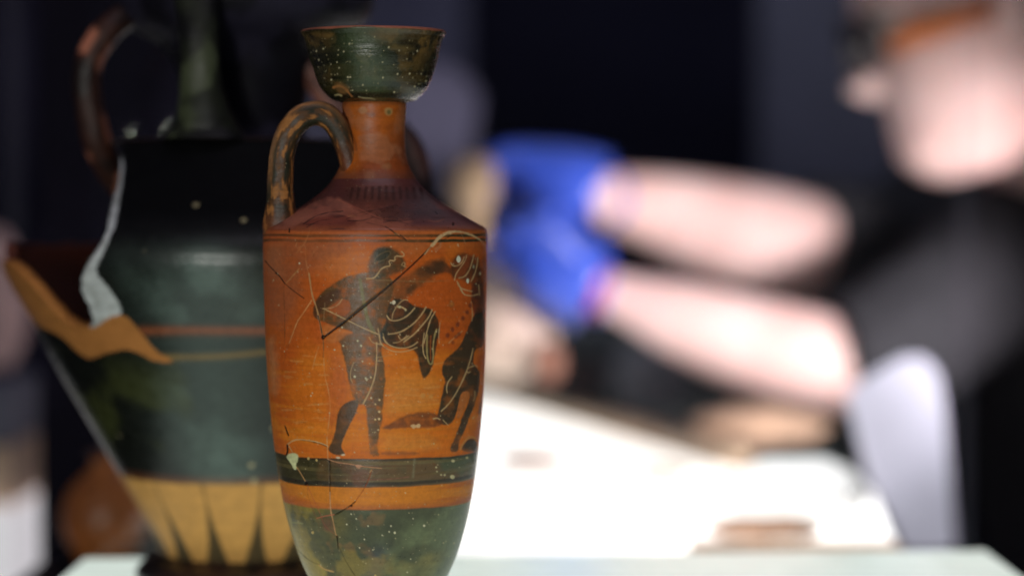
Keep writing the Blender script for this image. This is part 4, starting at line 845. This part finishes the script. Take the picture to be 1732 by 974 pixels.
HM = Matrix.Translation(HC) @ Matrix.Rotation(R(180), 4, 'Z') @ Matrix.Rotation(R(-10), 4, 'Z') @ Matrix.Rotation(R(13), 4, 'Y') @ Matrix.Scale(1.15, 4)
bm = head_mesh(); bm.transform(HM)
bmesh.ops.recalc_face_normals(bm, faces=bm.faces[:]); t_ = bpy.data.meshes.new('t'); bm.to_mesh(t_); bm.free(); bodybm.from_mesh(t_); bpy.data.meshes.remove(t_)
fused('body', bodybm, skin_m, 0.0036, 14)
# ears, eyes, hair, glasses
def hl(x, y, z): return HM @ Vector((x, y, z))
for sgn in (1, -1):
    bm = bmesh.new(); bmesh.ops.create_uvsphere(bm, u_segments=20, v_segments=14, radius=1)
    for v in bm.verts:
        c = v.co.copy(); rr = math.hypot(c.x, c.z); dish = 0.5 * math.exp(-((rr - .35) / .3) ** 2) if c.y * sgn > 0 else 0
        v.co = Vector((c.x * .017 - .012 + .004 * c.z, sgn * (.074 + (c.y * sgn - dish) * .008 - c.x * .008), c.z * .031 - .004))
    bm.transform(HM); from_bm('ear', bm, skin_m, per, True)
    bm = bmesh.new(); bmesh.ops.create_uvsphere(bm, u_segments=16, v_segments=12, radius=.012); bm.transform(HM @ Matrix.Translation((.068, sgn * .031, -.002))); from_bm('eye', bm, mat('eye_white', (0.5, 0.47, 0.45), 0.2), per, True)
bm = head_mesh()
for v in bm.verts: v.co = Vector((v.co.x * 1.06 - .004, v.co.y * 1.07, v.co.z * 1.05))
bmesh.ops.delete(bm, geom=[v for v in bm.verts if v.co.z < 0.058 + v.co.x * 0.45 and not (v.co.x < -.03 and v.co.z > -.045)], context='VERTS')
for v in bm.verts: v.co += v.co.normalized() * (0.003 * math.sin(v.co.x * 900 + v.co.y * 500))
bm.transform(HM); from_bm('hair', bm, mat('grey_hair', (0.22, 0.19, 0.18), 0.8, noise=0.4, nscale=200, bump=0.8), per, True)
gfm = mat('dark_glasses', (0.02, 0.018, 0.02), 0.3); gob = mat('orange_temple', (0.62, 0.17, 0.03), 0.4)
def ring_tube(pts, r, name, m, closed=False, ns=8):
    bm = bmesh.new(); n = len(pts); rings = []
    for i, p in enumerate(pts):
        t = (pts[(i+1) % n] - pts[i-1]) if closed else (pts[min(i+1, n-1)] - pts[max(i-1, 0)]); t.normalize()
        s = t.orthogonal().normalized(); u = t.cross(s); rings.append([bm.verts.new(p + s * r * math.cos(k * 2 * math.pi / ns) + u * r * math.sin(k * 2 * math.pi / ns)) for k in range(ns)])
    for i in range(n if closed else n - 1):
        A, B = rings[i], rings[(i+1) % n]; o = 0
        if closed and i == n - 1: o = min(range(ns), key=lambda k: (A[0].co - B[k].co).length)
        for k in range(ns): bm.faces.new((A[k], A[(k+1) % ns], B[(k+1+o) % ns], B[(k+o) % ns]))
    if not closed: bm.faces.new(rings[0][::-1]); bm.faces.new(rings[-1])
    return from_bm(name, bm, m, per, True)
for sgn in (1, -1):
    ring_tube([hl(.098, sgn * (.036 + .030 * math.cos(t)), -.010 + .024 * math.sin(t)) for t in np.linspace(0, 2 * math.pi, 24, endpoint=False)], .004, 'glasses_rim', gfm, True)
    bm = bmesh.new(); bmesh.ops.create_uvsphere(bm, u_segments=20, v_segments=10, radius=1)
    for v in bm.verts: v.co = Vector((.088 + v.co.x * .016, sgn * (.036 + v.co.y * .028), -.010 + v.co.z * .022))
    bm.transform(HM); from_bm('lens', bm, gfm, per, True)
    ring_tube([hl(.066, sgn * .070, -.015), hl(.05, sgn * .078, -.012), hl(.015, sgn * .081, -.009), hl(-.005, sgn * .081, -.007)], .010, 'glasses_temple', gob)
# T-shirt: short sleeved, slightly larger than the body
shirt_m = mat('black_jersey', (0.036, 0.036, 0.041), 0.9, noise=0.3, nscale=120, bump=0.5, spec=0.15)
sb = bmesh.new()
loft(sb, [Q(1960, 1260, 2.62, 275), Q(1930, 1000, 2.58, 255), Q(1880, 760, 2.52, 245), Q(1830, 540, 2.46, 250), Q(1797, 410, 2.42, 192), Q(1780, 350, 2.40, 138)])
loft(sb, [Q(1810, 480, 2.40, 155), Q(1700, 450, 2.28, 143), Q(1600, 525, 2.17, 126), Q(1490, 592, 2.11, 122), Q(1415, 606, 2.10, 112)])
loft(sb, [Q(1790, 430, 2.50, 145), Q(1640, 380, 2.56, 138), Q(1520, 430, 2.50, 126), Q(1420, 436, 2.41, 128), Q(1350, 420, 2.38, 120)])
so = fused('t_shirt', sb, shirt_m, 0.007, 2); ds = so.modifiers.new('folds', 'DISPLACE'); tx_ = bpy.data.textures.new('folds', 'CLOUDS'); tx_.noise_scale = 0.09; ds.texture = tx_; ds.strength = 0.018; ds.texture_coords = 'GLOBAL'
# gloves: palm and five fingers each, curled round the jug
glove_m = mat('blue_nitrile', (0.045, 0.10, 0.58), 0.28, noise=0.25, nscale=40, bump=0.3)
def glove(name, wrist, palm, tips, thumb, Y, wr, sc=1.0):
    W, Pm = wrist, palm; ch = []
    base = [Q(W[0] + (W[0]-Pm[0]) * .35, W[1] + (W[1]-Pm[1]) * .35, Y, wr * 1.15), Q(W[0], W[1], Y, wr), Q(Pm[0], Pm[1], Y, wr * 1.25)]
    base[2] = (base[2][0], (wr * 1.35 * px(Y), wr * 0.9 * px(Y)))
    ch.append(base); 
    for i, (k, m_, t) in enumerate(tips):
        dy = (-0.022, -0.007, 0.008, 0.022)[i]
        ch.append([('join', 2), (at(*k, Y + dy), 17 * sc * px(Y)), (at(*m_, Y + dy * 1.2 - .004), 15.5 * sc * px(Y)), (at(*t, Y + dy * 1.1 - .002), 13.5 * sc * px(Y))])
    ch.append([('join', 1), (at(*thumb[0], Y - .03), 20 * sc * px(Y)), (at(*thumb[1], Y - .036), 17 * sc * px(Y)), (at(*thumb[2], Y - .034), 14 * sc * px(Y))])
    return skin_obj(name, ch, glove_m, per, roots=(2,))
glove('glove', (1005, 332), (930, 300), [((870, 262), (835, 262), (822, 292)), ((868, 280), (832, 285), (822, 312)), ((872, 302), (838, 312), (828, 335)), ((878, 322), (846, 334), (838, 356))], ((940, 350), (905, 385), (870, 392)), 2.14, 80, 1.35)
glove('glove', (1000, 488), (925, 450), [((880, 392), (862, 372), (850, 400)), ((872, 415), (850, 402), (838, 428)), ((872, 442), (850, 438), (838, 462)), ((878, 470), (858, 474), (846, 496))], ((935, 395), (905, 372), (875, 372)), 2.08, 78, 1.35)
for c_, d_, r_ in (((1030, 338, 2.14), (1080, 352, 2.16), 50), ((1022, 494, 2.08), (1070, 508, 2.08), 44)):
    o_ = at(*c_); ax_ = (at(*d_) - o_).normalized(); s1 = ax_.orthogonal().normalized(); s2 = ax_.cross(s1); k_ = px(2.1)
    ring_tube([o_ + (s1 * math.cos(t) + s2 * math.sin(t)) * (r_ * k_ * (1 + .05 * math.sin(3 * t))) for t in np.linspace(0, 2 * math.pi, 32, endpoint=False)], 0.0028, 'glove_cuff', glove_m, True)
bm = bmesh.new(); bmesh.ops.create_cone(bm, cap_ends=False, segments=32, radius1=40 * px(2.1), radius2=41 * px(2.1), depth=0.012)
d = (at(1045, 500, 2.1) - at(1000, 488, 2.1)).normalized()
bm.transform(Matrix.Translation(at(1012, 492, 2.1)) @ d.to_track_quat('Z', 'Y').to_matrix().to_4x4())
wb = from_bm('wristband', bm, mat('red_band', (0.60, 0.02, 0.06), 0.5), per, True); wb.modifiers.new('t', 'SOLIDIFY').thickness = 0.003

# ------------------------------------------------------------------ left margin: vase and stacked things beyond the case
pot = thing('orange_jar', at(180, 1000, 1.46), 'orange brown clay jar in the gap left of the large broken vase', 'jar')
oj = simple_lathe('body', 176, 1.46, [(770, 16), (776, 20), (790, 24), (805, 40), (830, 62), (865, 74), (900, 70), (940, 50), (960, 40), (962, 1)], mat('rust_orange', (0.52, 0.17, 0.045), 0.4, noise=0.4, nscale=40), pot)
simple_lathe('rim', 176, 1.46, [(768, 1), (766, 22), (762, 27), (766, 29), (774, 20), (778, 12)], mat('rust_rim', (0.14, 0.05, 0.03), 0.4, noise=0.4), pot)
st = at(176, 962, 1.46)
sd_ = thing('side_stand', (st.x, 1.46, -1.0), 'low black stand under the orange brown jar', 'stand')
from_bm('stand_top', box_bm(st.x - .045, st.x + .06, 1.40, 1.56, st.z - .012, st.z - .0005, .001), base_m, sd_)
from_bm('stand_post', box_bm(st.x - .03, st.x + .05, 1.42, 1.54, -1.0, st.z - .0125), base_m, sd_)
lt = thing('side_table', (-0.45, 1.9, -1.0), 'white self-glowing side table at the left edge under a stack of boxes', 'table')
p0 = at(-60, 850, 1.95)
from_bm('table_block', box_bm(p0.x - .15, at(52, 850, 1.95).x, 1.90, 2.15, -1.0, p0.z, .003), emit('white_glow_block', (1, 0.96, 1), 0.55, (0.7, 0.68, 0.7)), lt)  # emission added so the block looks brightly lit, it is no lamp
def lbox(name, y0, y1, m, label, cat): 
    a = at(-60, y0, 1.97); b = at(40, y1, 1.97); return tag(from_bm(name, box_bm(a.x - .05, b.x, 1.93, 2.08, b.z + .0008, a.z, .006), m), label, cat)
lbox('tan_box', 745, 850, mat('tan_card', (0.75, 0.52, 0.36), 0.7, noise=0.15), 'tan box lowest in the stack at the left edge', 'box')
lbox('grey_box', 645, 745, mat('grey_card', (0.16, 0.16, 0.22), 0.7, noise=0.15), 'dark grey box between the tan box and the pink bundle', 'box')
blob('pink_bundle', -20, 515, 1.97, 66, 132, 0.6, mat('pink_cloth', (0.72, 0.46, 0.46), 0.8, noise=0.15, bump=0.3), 'pale pink cloth bundle on top of the stack at the left edge', 'bundle', 0.08)
